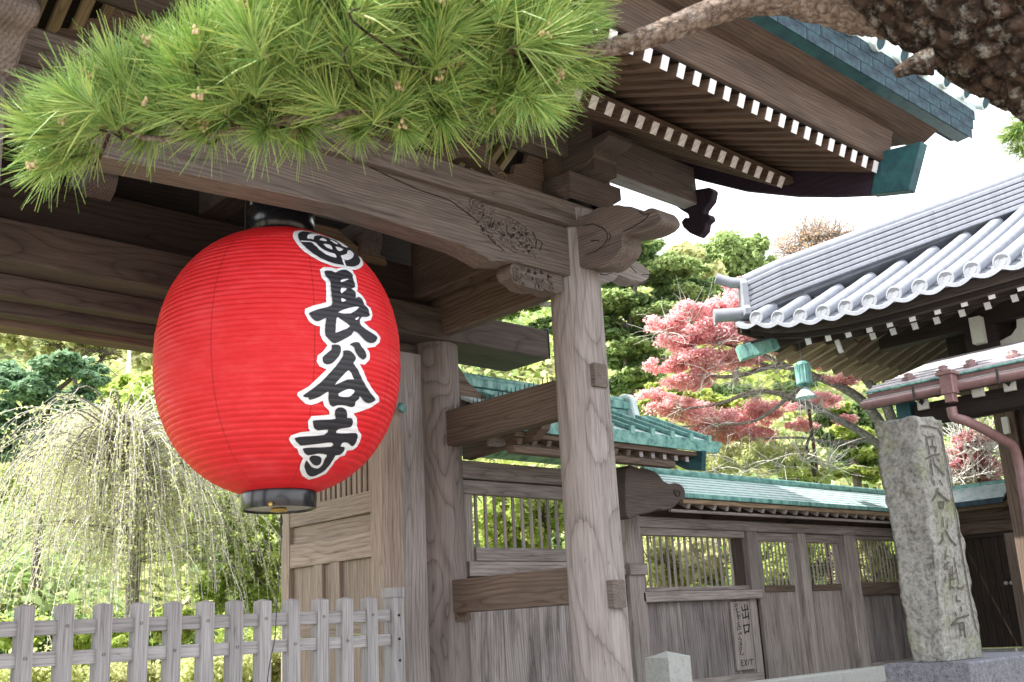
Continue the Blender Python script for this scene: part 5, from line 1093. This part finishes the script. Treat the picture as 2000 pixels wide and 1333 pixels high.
# far wooded hillside masses (leafy ground cover that reads as one)
def cover(name, x0, x1, y0, y1, n, size, mat, zf, label):
    X = rng.uniform(x0, x1, n); Y = rng.uniform(y0, y1, n); Z = zf(X, Y)
    P = np.stack([X, Y, Z], 1); Nn = rng.normal(size=(n, 3))*.7+np.array([0, -.4, 1]); Nn /= np.linalg.norm(Nn, axis=1)[:, None]
    quads(name, P, Nn, size*(.6+.8*rng.random(n)), mat, None, kind='stuff', label=label, cat='shrubs')
lump = lambda X, Y, a: np.array([mnoise.noise(Vector((x*a, y*a, 1.3))) for x, y in zip(X, Y)])
cover('hedge_cover', -8, 22, 11.0, 17, 60000, .05, 'lf_lime', lambda X, Y: .9+.10*(Y-11)+.9*np.abs(lump(X, Y, .9))+rng.random(len(X))*.35, 'bright lime shrubs covering the garden floor')
n_ = 120000; Lv = rng.uniform(-24, 24, n_); Dv = 19.5+rng.random(n_)**1.3*24; Zv = np.array([hill_z(l, q) for l, q in zip(Lv, Dv)])+2.2*np.abs(np.array([mnoise.noise(Vector((l*.45, q*.45, 1.3))) for l, q in zip(Lv, Dv)]))+rng.random(n_)*.8
Pv = np.stack([Lv*DY_+Dv*DX_, -Lv*DX_+Dv*DY_, Zv], 1); Nv = rng.normal(size=(n_, 3))*.7+np.array([0, -.4, 1]); Nv /= np.linalg.norm(Nv, axis=1)[:, None]
tone = np.array([mnoise.noise(Vector((l*.22, q*.22, 7))) for l, q in zip(Lv, Dv)])+rng.normal(size=n_)*.12
for nm_, mt_, msk in (('woodland_cover', 'lf_mid', tone < -.02), ('woodland_cover', 'lf_yel', (tone >= -.02) & (tone < .22)), ('woodland_cover', 'lf_lime', tone >= .22)):
    quads(nm_, Pv[msk], Nv[msk], .13*(.6+.8*rng.random(int(msk.sum()))), mt_, kind='stuff', label='leafy woodland covering the steep hillside behind the garden', cat='woodland')
# --- left background
T = tree('pine_tree', 60, 900, 17, 'dense blue-green pine at the left edge, behind the weeping tree')
foliage('crown', T, [(20, 735, 80, 28), (140, 715, 70, 26), (90, 765, 90, 26), (10, 815, 70, 34), (150, 790, 55, 24), (60, 850, 60, 26), (-30, 880, 70, 40), (180, 742, 38, 16), (30, 905, 50, 22)], 28000, .05, 'lf_blue', 17, .34, .55, sub=30)
limbs('limb', T, [([(70, 1150), (75, 950), (85, 850), (100, 780), (140, 740)], 10, 4), ([(85, 850), (40, 800), (10, 770)], 5, 2), ([(95, 790), (150, 800), (185, 780)], 5, 2)], 'darktwig', 17)
T = tree('maple_tree', 60, 970, 15, 'low bronze-green maple under the pine at the left edge')
foliage('crown', T, [(50, 935, 55, 25), (10, 965, 45, 22), (90, 915, 35, 15)], 3500, .05, 'lf_lime', 15); foliage('bronze_leaves', T, [(60, 925, 40, 18)], 700, .045, 'lf_orange', 15)
T = tree('beech_tree', 200, 800, 26, 'pale yellow budding tree on the slope behind the pine, under the gate beams')
foliage('crown', T, [(60, 660, 90, 40), (180, 650, 110, 45), (330, 700, 90, 50), (270, 640, 80, 30), (440, 720, 80, 50)], 12000, .10, 'lf_yel', 26, .2, sub=45)
limbs('limb', T, [([(150, 900), (150, 760), (120, 690), (90, 650), (60, 630)], 5, 2), ([(150, 760), (200, 700), (240, 660)], 4, 1.5), ([(240, 820), (300, 740), (330, 680)], 4, 1.5), ([(120, 690), (160, 650), (165, 620)], 2.5, 1)], 'darktwig', 26); sprays(T, [(90, 660), (200, 690), (240, 670), (320, 700), (150, 700)], 26, 110, 1.5, .018, 'darktwig')
T = tree('willow_tree', 430, 900, 20, 'soft lime-green tree on the slope left of the lantern')
foliage('crown', T, [(330, 780, 90, 55), (420, 800, 90, 70), (230, 780, 60, 40), (500, 850, 80, 60)], 12000, .085, 'lf_lime', 20, .22, sub=50); sprays(T, [(330, 800), (420, 830)], 20, 40, 1.2, .015, 'greybark')
trunk_to_ground(T, 430, 830, 20, .1)
T = tree('maple_tree', 470, 1150, 14, 'fresh green maple between the weeping tree and the open door leaf')
foliage('crown', T, [(470, 1010, 100, 50), (500, 1090, 80, 40), (400, 1060, 70, 40), (520, 1160, 70, 40), (440, 1150, 80, 40)], 11000, .05, 'lf_lime', 14, .24, sub=40); foliage('shade_tinted_leaves', T, [(470, 1120, 100, 60)], 3500, .05, 'lf_dark', 14.8)  # dark leaves behind: inner shade of the crown put into leaf colour
limbs('limb', T, [([(512, 1240), (510, 1150), (500, 1110), (470, 1080), (440, 1070)], 8, 3), ([(505, 1120), (525, 1090), (530, 1060)], 5, 2), ([(470, 1080), (540, 1070)], 3, 2)], 'greybark', 14)
# --- weeping tree
tw = 12.5; T = tree('weeping_cherry', 258, 1200, tw, 'weeping cherry with grey drooping twigs and tiny yellow-green leaves behind the fence')
base = at(262, 1180, tw)
trk = [at(262, 1330, tw), at(258, 1180, tw), at(264, 1080, tw), at(262, 980, tw), at(250, 920, tw), at(240, 870, tw), at(238, 830, tw)]; trk[0] = Vector((trk[1].x, trk[1].y, .8))
mb = MB(); ct = catmull(trk, 5); mb.tube(ct, [.085-.055*i/(len(ct)-1) for i in range(len(ct))], 9); mb.build('trunk', 'greybark', T)
mbt = MB(); mbl = MB(); LP_, LN_ = [], []; cx_, cy_ = base.x, base.y
for i in range(860):
    h0 = random.uniform(.15, 1)**.6; k = min(len(ct)-1, int(h0*(len(ct)-1))); s = ct[k]; az = random.uniform(0, 2*math.pi); reach = random.uniform(.25, 1.75)*(1.28-.40*h0)
    rise = random.uniform(.05, .42)*(.5+.7*h0); drop = random.uniform(.5, 1.9)
    pts = []; n = 10
    for q in range(n+1):
        u = q/n; r_ = reach*(1-(1-u)**1.8)*(1); z = s.z+rise*math.sin(min(1, u*1.7)*math.pi/2*1.1)-drop*max(0, u-.28)**1.55*1.45
        pts.append(Vector((s.x+r_*math.cos(az)+.03*mnoise.noise(Vector((i, q*.8, 0))), s.y+r_*math.sin(az)+.03*mnoise.noise(Vector((i, q*.8, 5))), z)))
    r0 = random.choice((.004, .006, .008, .013)); (mbl if r0 > .01 else mbt).tube(pts, [max(.0027, r0*(1-u/(n+1))) for u in range(n+1)], 4, cap=False)
    for q in range(3, n+1):
        for _ in range(4):
            if random.random() < .7: LP_.append(pts[q].lerp(pts[q-1], random.random())+Vector([random.gauss(0, .018) for _ in range(3)])); LN_.append([random.gauss(0, 1) for _ in range(3)])
    if i % 2 == 0:
        for _ in range(2):
            q = random.randint(4, n-1); p = pts[q]; pp = [p]; d = Vector((random.gauss(0, .4), random.gauss(0, .4), -.5))
            for w in range(5): d = (d+Vector((0, 0, -.4))).normalized(); pp.append(pp[-1]+d*random.uniform(.05, .13))
            mbt.tube(pp, [.004-.0004*w for w in range(6)], 3, cap=False); LP_ += [x+Vector([random.gauss(0, .012) for _ in range(3)]) for x in pp for _ in range(2)]; LN_ += [[random.gauss(0, 1) for _ in range(3)] for _ in range(12)]
mbl.build('branch', 'greybark', T); mbt.build('twigs', 'twig', T, kind='stuff')
LP_ = np.array([tuple(v) for v in LP_]); LN_ = np.array(LN_); LN_ /= np.linalg.norm(LN_, axis=1)[:, None]
quads('leaves', LP_, LN_, .016*(.6+.9*rng.random(len(LP_))), 'lf_pale', T, kind='stuff')
# hedges behind the fence
for i, (x, y, rx_, ry_, t, m, lab) in enumerate([(60, 1320, 90, 35, 9.5, 'lf_pale', 'pale clipped hedge seen through the left end of the picket fence'), (250, 1325, 90, 30, 9.8, 'lf_yel', 'yellowish clipped hedge under the weeping tree'), (420, 1318, 90, 38, 9.6, 'lf_pale', 'pale rounded hedge seen through the middle of the picket fence'), (540, 1300, 60, 45, 10, 'lf_yel', 'olive rounded hedge next to the door leaf')]):
    T = thing('hedge', tuple(at(x, y+30, t))[:2]+(.8,), lab, 'hedge', 'hedges behind the picket fence'); foliage('leaves', T, [(x, y, rx_, ry_)], 5500, .022, m, t, .5, sub=40)
    mb = MB(); p = at(x, y, t); 
    for k in range(7): mb.tube([(p.x+random.uniform(-.1, .1), p.y, .8), (p.x+random.uniform(-.3, .3), p.y+random.uniform(-.1, .1), p.z)], .008, 4)
    mb.build('stems', 'darktwig', T)
T = tree('azalea_bush', 100, 1230, 11, 'bright green azalea bush left of the weeping trunk'); foliage('leaves', T, [(40, 1240, 60, 28), (150, 1245, 50, 22), (330, 1220, 60, 30), (230, 1250, 60, 24)], 5000, .04, 'lf_lime', 11)
foliage('shade_tinted_leaves', T, [(200, 1250, 220, 30)], 3500, .05, 'lf_dark', 12)  # darker leaves carry the shade under the bush as colour
# --- shrubs seen through the lattice windows
for i, (x, y, rx_, ry_, t, m, lab) in enumerate([(1010, 1020, 110, 65, 12.5, 'lf_lime', 'bright shrub seen through the barred window between the round posts'), (1330, 1100, 110, 60, 13.5, 'lf_yel', 'yellow-green shrub seen through the barred window left of the exit sign'), (1530, 1110, 100, 55, 14, 'lf_lime', 'lime shrub seen through the barred tops of the exit doors'), (1700, 1105, 80, 50, 14.5, 'lf_yel', 'pale shrub seen through the barred window beside the standing stone')]):
    T = thing('shrub', tuple(at(x, y, t))[:2]+(.8,), lab, 'shrub', 'shrubs behind the lattice wall'); foliage('leaves', T, [(x, y, rx_, ry_)], 7500, .038, m, t, .24, sub=60); foliage('shade_tinted_leaves', T, [(x, y+15, rx_, ry_)], 2200, .045, 'lf_dark', t+.6, .2)  # second, darker leaf layer paints shade inside each shrub
    sprays(T, [(x, y+10), (x-50, y), (x+50, y)], t, 50, .8, .011, 'darktwig')
T = tree('shade_tree', 1000, 1300, 15, 'dark leafy bank behind the wall')
foliage('crown', T, [(700, 1100, 200, 120), (1000, 1100, 200, 100), (1300, 1180, 200, 60), (1600, 1200, 250, 60)], 9000, .09, 'lf_mid', 19)
# --- trees right of the gate
T = tree('layered_pine', 1240, 900, 19, 'dark green layered evergreen directly right of the front post')
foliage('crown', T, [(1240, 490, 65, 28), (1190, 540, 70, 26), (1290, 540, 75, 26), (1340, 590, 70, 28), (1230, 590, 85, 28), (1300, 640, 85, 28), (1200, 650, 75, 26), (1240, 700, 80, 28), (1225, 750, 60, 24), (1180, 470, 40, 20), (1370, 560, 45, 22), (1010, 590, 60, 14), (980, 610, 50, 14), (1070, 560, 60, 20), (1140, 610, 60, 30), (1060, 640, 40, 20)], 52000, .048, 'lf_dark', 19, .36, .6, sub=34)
foliage('sun_tinted_leaves', T, [(1240, 470, 70, 18), (1320, 520, 80, 16), (1190, 590, 80, 14), (1290, 610, 80, 14), (1240, 680, 80, 12), (1210, 520, 60, 14), (1350, 570, 50, 14), (1250, 735, 60, 12), (1000, 582, 70, 10)], 20000, .042, 'lf_mid', 18.6, .36, .6, sub=30)  # paler leaves on top of each layer: sunlight put into their colour
limbs('limb', T, [([(1235, 1000), (1235, 800), (1225, 700), (1235, 600), (1245, 500)], 12, 5), ([(1230, 640), (1180, 620), (1110, 600), (1040, 597), (975, 618)], 7, 3), ([(1110, 600), (1060, 590), (1030, 575)], 4, 2), ([(1232, 690), (1290, 660), (1340, 640)], 6, 2), ([(1235, 560), (1290, 540), (1330, 530)], 5, 2), ([(1150, 610), (1080, 640), (1050, 640)], 4, 2)], 'greybark', 19)
T = tree('camphor_tree', 1430, 800, 27, 'round glossy green tree below the sky, right of the layered evergreen')
foliage('crown', T, [(1440, 490, 55, 38), (1400, 520, 45, 40), (1470, 530, 45, 35), (1430, 565, 60, 35), (1380, 500, 30, 22), (1480, 480, 25, 20)], 30000, .060, 'lf_mid', 27, .34, sub=40)
foliage('shade_tinted_leaves', T, [(1430, 530, 60, 50), (1460, 575, 40, 25)], 4000, .10, 'lf_dark', 27.6); limbs('limb', T, [([(1440, 900), (1435, 650), (1430, 560), (1440, 500)], 8, 3)], 'darktwig', 27)  # darker copy of the leaves stands for shade within the crown
T = tree('olive_tree', 1320, 700, 24, 'pale olive tree between the two green crowns')
foliage('crown', T, [(1340, 500, 45, 25), (1370, 540, 50, 30), (1310, 555, 50, 30), (1370, 600, 40, 30)], 6000, .08, 'lf_yel', 25, .28, sub=24); trunk_to_ground(T, 1340, 560, 25, .12)
T = tree('oak_tree', 1610, 560, 34, 'leafless tree with orange buds against the sky above the tiled ridge')
limbs('limb', T, [([(1600, 800), (1595, 600), (1590, 540), (1605, 490), (1620, 460)], 7, 2), ([(1592, 550), (1560, 520), (1540, 490)], 4, 1.3), ([(1596, 530), (1640, 500), (1665, 470)], 4, 1.2), ([(1600, 510), (1585, 475), (1575, 455)], 2.5, 1), ([(1540, 600), (1530, 560), (1520, 530), (1505, 510)], 3, 1)], 'darktwig', 34)
sprays(T, [(1540, 495), (1570, 470), (1600, 465), (1630, 465), (1660, 475), (1620, 490), (1580, 500), (1530, 530), (1650, 500)], 34, 620, 1.2, .015, 'greybark', up=.5)
foliage('buds', T, [(1600, 450, 95, 20), (1530, 475, 50, 22), (1680, 480, 40, 26), (1610, 490, 95, 34), (1550, 515, 55, 26)], 3600, .036, 'lf_orange', 34, .5, sub=160)
T = tree('bare_tree', 1320, 500, 30, 'bare thin twigs against the sky below the gable pendant'); limbs('limb', T, [([(1330, 700), (1325, 520), (1320, 470), (1335, 430)], 3, 1), ([(1322, 490), (1300, 460), (1290, 440)], 2, .8), ([(1500, 640), (1530, 580), (1515, 555), (1505, 520)], 3.5, 1.5), ([(1530, 585), (1560, 570)], 2, 1)], 'twig', 30); sprays(T, [(1320, 460), (1300, 450), (1520, 560), (1540, 580)], 30, 90, .8, .009, 'twig')
# pink maple
tm = 15.6; T = tree('pink_maple', 1720, 900, tm, 'pink-leaved maple with pale spreading branches between the gate and the tiled hall')
limbs('limb', T, [([(1775, 1000), (1745, 880), (1700, 800), (1650, 760), (1590, 735), (1520, 715), (1440, 735), (1380, 735)], 13, 2.5), ([(1750, 900), (1690, 850), (1600, 800), (1540, 775), (1480, 765), (1400, 790), (1330, 800)], 9, 1.8), ([(1760, 880), (1730, 790), (1690, 740), (1660, 700), (1620, 650), (1560, 620)], 12, 2.5), ([(1745, 870), (1735, 780), (1725, 720), (1700, 660)], 9, 3), ([(1600, 738), (1560, 760), (1480, 820), (1400, 830), (1300, 835)], 5, 1.5), ([(1560, 724), (1480, 690), (1400, 670), (1300, 655)], 4.5, 1.2), ([(1620, 650), (1540, 650), (1450, 620), (1350, 620)], 4.5, 1.2), ([(1700, 860), (1620, 865), (1560, 855), (1450, 860)], 4.5, 1.5), ([(1500, 713), (1440, 700), (1370, 715), (1290, 700)], 3.5, 1)], 'greybark', tm, 8)
sprays(T, [(1300, 655), (1350, 620), (1400, 670), (1450, 620), (1440, 735), (1380, 735), (1480, 765), (1400, 830), (1330, 800), (1560, 620), (1520, 715), (1480, 690), (1600, 800)], tm, 420, .55, .006, 'twig', up=.25)
foliage('crown', T, [(1300, 635, 55, 14), (1360, 610, 60, 16), (1430, 600, 70, 22), (1490, 600, 60, 22), (1450, 560, 45, 14), (1330, 670, 60, 12), (1400, 650, 80, 20), (1480, 660, 70, 20), (1550, 680, 60, 18), (1300, 715, 55, 10), (1370, 705, 80, 16), (1450, 700, 70, 14), (1340, 745, 70, 12), (1620, 700, 60, 16), (1650, 740, 50, 12), (1520, 640, 60, 20), (1600, 640, 40, 16), (1760, 730, 30, 14), (1700, 710, 30, 12)], 60000, .024, 'lf_pink', tm, .42, .45, sub=34)
foliage('low_leaves', T, [(1330, 800, 80, 18), (1420, 820, 100, 18), (1500, 800, 70, 14), (1380, 850, 80, 14), (1470, 850, 60, 12), (1600, 780, 60, 12), (1650, 820, 30, 10), (1280, 770, 40, 12), (1560, 830, 40, 10)], 32000, .023, 'lf_pink', tm+.4, .42, .45, sub=34)
T = tree('young_maple', 1380, 800, 17, 'yellow-green maple glowing beneath the pink branches'); foliage('crown', T, [(1290, 770, 50, 22), (1350, 780, 60, 22), (1430, 790, 50, 18), (1270, 800, 40, 18), (1560, 930, 60, 24)], 7000, .045, 'lf_lime', 17, .26, .4)
foliage('shade_tinted_leaves', T, [(1430, 775, 80, 26), (1560, 760, 60, 30)], 3500, .06, 'lf_dark', 18.5); trunk_to_ground(T, 1370, 800, 17, .07)  # shade beneath the branches painted with darker leaves
T = tree('green_maple', 1650, 900, 18, 'dark and lime layered maple left of the standing stone'); foliage('crown', T, [(1650, 860, 70, 22), (1680, 900, 60, 24), (1640, 810, 60, 20), (1690, 830, 50, 20), (1600, 830, 40, 18), (1780, 820, 60, 30), (1850, 830, 60, 26)], 9000, .055, 'lf_dark', 18.5, .28, .4); foliage('sun_tinted_leaves', T, [(1660, 845, 70, 12), (1690, 885, 50, 10), (1650, 920, 50, 14), (1630, 795, 50, 8), (1700, 925, 40, 16)], 6000, .05, 'lf_lime', 18, .26, .5); trunk_to_ground(T, 1660, 850, 18.2, .09)  # lime leaves along the tops: sunlight painted as lighter leaf colour
T = tree('willow_shrub', 1480, 950, 15.5, 'pale yellow twiggy shrub above the low wall roof'); foliage('leaves', T, [(1400, 900, 60, 30), (1470, 890, 70, 34), (1540, 900, 60, 30), (1330, 890, 50, 24), (1610, 930, 40, 18)], 9000, .026, 'lf_pale', 15.5, .2, sub=80); sprays(T, [(1400, 920), (1460, 910), (1520, 910), (1570, 900), (1620, 910)], 15.5, 260, .7, .007, 'twig', up=.6); limbs('limb', T, [([(1595, 960), (1585, 900), (1575, 870), (1590, 840)], 4, 2), ([(1560, 960), (1550, 900), (1520, 870)], 3, 1.5)], 'darktwig', 15.5)
T = tree('blossom_shrub', 1900, 960, 17, 'pink blossoming shrub with white twigs between the standing stone and the pillar'); foliage('blossom', T, [(1880, 900, 40, 30), (1920, 910, 40, 32), (1900, 860, 50, 14), (1930, 940, 30, 20)], 3000, .045, 'lf_blossom', 17, .2, sub=70); sprays(T, [(1870, 930), (1900, 930), (1930, 930), (1890, 880), (1930, 880)], 17, 420, .9, .011, 'twig', up=.5)
foliage('leaves', T, [(1860, 940, 30, 12), (1900, 940, 60, 12)], 900, .05, 'lf_lime', 17.5)

# ------------------------------------------------------------------ foreground pine
PT = thing('foreground_pine', tuple(at(2600, 1500, 2.6))[:2]+(0,), 'old pine bough with long bright needles reaching across the top of the view', 'tree')
def barktube(name, pts, rad, mat, sides=40, amp=.10, freq=9, k=10, plates=0, **kw):
    n0 = len(pts); P = catmull(pts, k); rads = [float(np.interp(i/(len(P)-1)*(n0-1), range(n0), rad)) for i in range(len(P))]; mb = MB()
    t0 = (P[1]-P[0]).normalized(); u = t0.orthogonal().normalized(); vs = []; lens = [0]
    for i in range(1, len(P)): lens.append(lens[-1]+(P[i]-P[i-1]).length)
    for i, p in enumerate(P):
        tt = (P[min(i+1, len(P)-1)]-P[max(i-1, 0)]).normalized(); u = (u-tt*u.dot(tt)).normalized(); w = tt.cross(u)
        for s in range(sides):
            a = 2*math.pi*s/sides; d = u*math.cos(a)+w*math.sin(a); q = p+d*rads[i]
            nz = mnoise.noise(q*freq)*1.0+mnoise.noise(q*freq*2.7)*.6-abs(mnoise.noise(Vector((q.x*freq*2, q.y*freq*2, q.z*freq*4))))*1.1
            if plates:
                al = i*.6; dd = mnoise.voronoi(Vector((lens[i]*plates*.55+mnoise.noise(q*6)*.5, math.cos(a)*rads[i]*plates+mnoise.noise(q*7+Vector((3, 3, 3)))*.5, math.sin(a)*rads[i]*plates)))[0]
                g2 = min(1, (dd[1]-dd[0])*3.2); nz = (g2-.75)*1.15+.30*mnoise.noise(q*28)+.35*mnoise.noise(q*5)
            vs.append(p+d*rads[i]*(1+amp*nz))
    mb.add(vs, [[i*sides+s, i*sides+(s+1) % sides, (i+1)*sides+(s+1) % sides, (i+1)*sides+s] for i in range(len(P)-1) for s in range(sides)], 0, True)
    mb.add(vs[:sides], [list(range(sides))[::-1]]); mb.add(vs[-sides:], [list(range(sides))])
    return mb.build(name, mat, PT, **kw)
K_ = 2.6
trunk_pts = [at(1600, -330, 2.45), at(1700, -170, 2.5), at(1812, -78, 2.5), at(1945, 10, 2.5), at(2095, 90, 2.5), at(2300, 260, 2.6), at(2520, 700, 2.7), at(2600, 1300, 2.75)]
g_ = trunk_pts[-1].copy(); g_.z = -.1; trunk_pts.append(g_)
barktube('trunk', trunk_pts, [.13, .16, .185, .19, .195, .20, .21, .23, .27], 'pinebark', 190, .085, 11, 44, plates=26)
bp_ = [(1900, 20, 46), (1800, 30, 50), (1700, 22, 48), (1620, 8, 44), (1540, -6, 38), (1460, 0, 32), (1390, 24, 26), (1310, 56, 24), (1235, 82, 20), (1165, 98, 17), (1080, 118, 14), (980, 150, 12), (860, 190, 10), (700, 218, 9), (520, 240, 8), (380, 268, 7), (280, 268, 6), (222, 238, 4)]
barktube('bough', [at(x, y, K_) for x, y, r in bp_], [r/FPX*K_ for x, y, r in bp_], 'branchbark', 44, .12, 24, 16, plates=60)
barktube('stub', [at(1815, 120, 2.42), at(1780, 128, 2.42), at(1750, 145, 2.42)], [.035, .022, .012], 'pinebark', 14, .2, 30, 4)
def tuft(seed, N_=120, Lm=.118):
    r_ = random.Random(seed); vs = []; fs = []
    for i in range(N_):
        h = r_.uniform(-.045, .02); az = r_.uniform(0, 6.283); el = r_.gauss(.60, .36)*(1.0-h*6); el = max(.06, min(1.55, el))
        d = Vector((math.cos(az)*math.sin(el), math.sin(az)*math.sin(el), math.cos(el))); L_ = Lm*r_.uniform(.5, 1.2); w = .00115*r_.uniform(.8, 1.2)
        s = d.cross(Vector((r_.gauss(0, 1), r_.gauss(0, 1), r_.gauss(0, 1)))).normalized()*w; bend = Vector((r_.gauss(0, .10), r_.gauss(0, .10), r_.gauss(-.02, .08)))
        p0 = Vector((0, 0, h)); p1 = p0+d*L_*.5+bend*L_*.25; p2 = p0+d*L_+bend*L_; b0 = len(vs)
        n_ = d.cross(s).normalized()*w*.8
        vs += [p0-s, p0+s, p0+n_, p1-s, p1+s, p1+n_, p2-s*.45, p2+s*.45, p2+n_*.4]
        fs += [[b0+a, b0+b_, b0+3+b_, b0+3+a] for a, b_ in ((0, 1), (1, 2), (2, 0))]+[[b0+3+a, b0+3+b_, b0+6+b_, b0+6+a] for a, b_ in ((0, 1), (1, 2), (2, 0))]
    me = bpy.data.meshes.new('needle_tuft'); me.from_pydata([tuple(v) for v in vs], [], fs); me.materials.append(M['needle']); me.update(); return me
tufts = [tuft(s, 210) for s in range(7)]
browns = []; tb_ = tuft(50, 26, .10); tb_.materials.clear(); tb_.materials.append(M['needle_brown'])
poly = [(85, 258), (140, 200), (240, 150), (360, 105), (470, 58), (540, -5), (600, -70), (1110, -70), (1125, 40), (1125, 100), (1085, 165), (1020, 188), (900, 198), (780, 212), (640, 216), (520, 222), (420, 228), (330, 225), (240, 218), (180, 250), (110, 290)]
def inside(x, y):
    c = False; j = len(poly)-1
    for i in range(len(poly)):
        xi, yi = poly[i]; xj, yj = poly[j]
        if (yi > y) != (yj > y) and x < (xj-xi)*(y-yi)/(yj-yi)+xi: c = not c
        j = i
    return c
pts_ = []; tries = 0
while len(pts_) < 292 and tries < 60000:
    tries += 1; x, y = random.uniform(60, 1140), random.uniform(-70, 320)
    if not inside(x, y): continue
    if min([math.hypot(x-a, y-b_) for a, b_ in pts_] or [99]) < 25: continue
    pts_.append((x, y))
extra = [(170, 300), (110, 318), (590, 245), (700, 250), (780, 240), (520, 250), (1030, 190), (960, 205), (300, 250), (860, 218), (420, 245), (135, 290)]
cam_dir = Vector(-FW); upv = Vector((0, 0, 1)); rtv = Vector(RT); twig_mb = MB(); bud_mb = MB(); hubs = [at(x, y, K_) for x, y, r in bp_[8:]]
def spine(x): return float(np.interp(x, [60, 300, 600, 900, 1100], [300, 262, 232, 180, 115]))
for i, (x, y) in enumerate(pts_+extra):
    above = (spine(x)-y)/200; t_ = 2.62-.28*max(-.3, min(1.4, above))*random.uniform(-.6, 1.0)+random.uniform(-.12, .12)
    p = at(x, y, t_); side = (x-620)/560
    d = upv*(.35+.65*max(-.9, min(1, above*2)))+rtv*(side*.75+random.gauss(0, .30))+cam_dir*random.uniform(-.1, .8)+Vector((random.gauss(0, .2), random.gauss(0, .2), random.gauss(0, .25)))
    if (x, y) in extra: d = upv*-.55+rtv*(side*.9+random.gauss(0, .3))+cam_dir*.5; 
    if x < 200: d += rtv*-.8
    if x > 1020: d += rtv*.5-upv*.25
    d.normalize(); q = d.to_track_quat('Z', 'Y').to_matrix().to_4x4() @ Matrix.Rotation(random.uniform(0, 6.28), 4, 'Z'); s = random.uniform(.78, 1.18)
    o = bpy.data.objects.new('needle_tuft', random.choice(tufts)); link(o, PT, Matrix.Translation(p) @ q @ Matrix.Diagonal((s, s, s, 1)))
    if i % 4 == 0: pass
    hb = min(hubs, key=lambda h_: (h_-p).length); m_ = hb.lerp(p, .5)+Vector((random.gauss(0, .02), random.gauss(0, .02), -.02)); m_ += Vector(FW)*.08; (twig_mb.tube(catmull([hb, m_, p-d*.06, p-d*.02], 4), [.0045]*5+[.003]*4+[.0025]*4, 5) if i % 3 == 0 else None)
    if i % 3 == 0:
        q_ = p+d*random.uniform(.02, .05)+cam_dir*random.uniform(.02, .07)
        for _ in range(random.randint(6, 12)):
            c_ = q_+Vector([random.gauss(0, .0065) for _ in range(3)]); bud_mb.lathe([(0, -.005), (.0045, -.001), (.0035, .004), (0, .009)], c_, 5)
for i in range(30):
    x, y = random.choice(pts_); p = at(x, y+random.uniform(0, 20), 2.6); q = Vector((random.gauss(0, .4), random.gauss(0, .4), -1)).to_track_quat('Z', 'Y').to_matrix().to_4x4()
    o = bpy.data.objects.new('dry_tuft', tb_); link(o, PT, Matrix.Translation(p) @ q)
twig_mb.build('twigs', 'pinebark', PT, kind='stuff'); bud_mb.build('buds', 'bud', PT, kind='stuff')
for (x, y, a) in ((1985, 262, -1), (1998, 240, -.6), (2010, 290, -1), (2030, 260, -.8)):
    d = (rtv*a+upv*random.uniform(-.5, .1)).normalized(); o = bpy.data.objects.new('needle_tuft', tufts[i % 7]); link(o, PT, Matrix.Translation(at(x, y, 3.4)) @ d.to_track_quat('Z', 'Y').to_matrix().to_4x4() @ Matrix.Diagonal((.8, .8, .8, 1)))
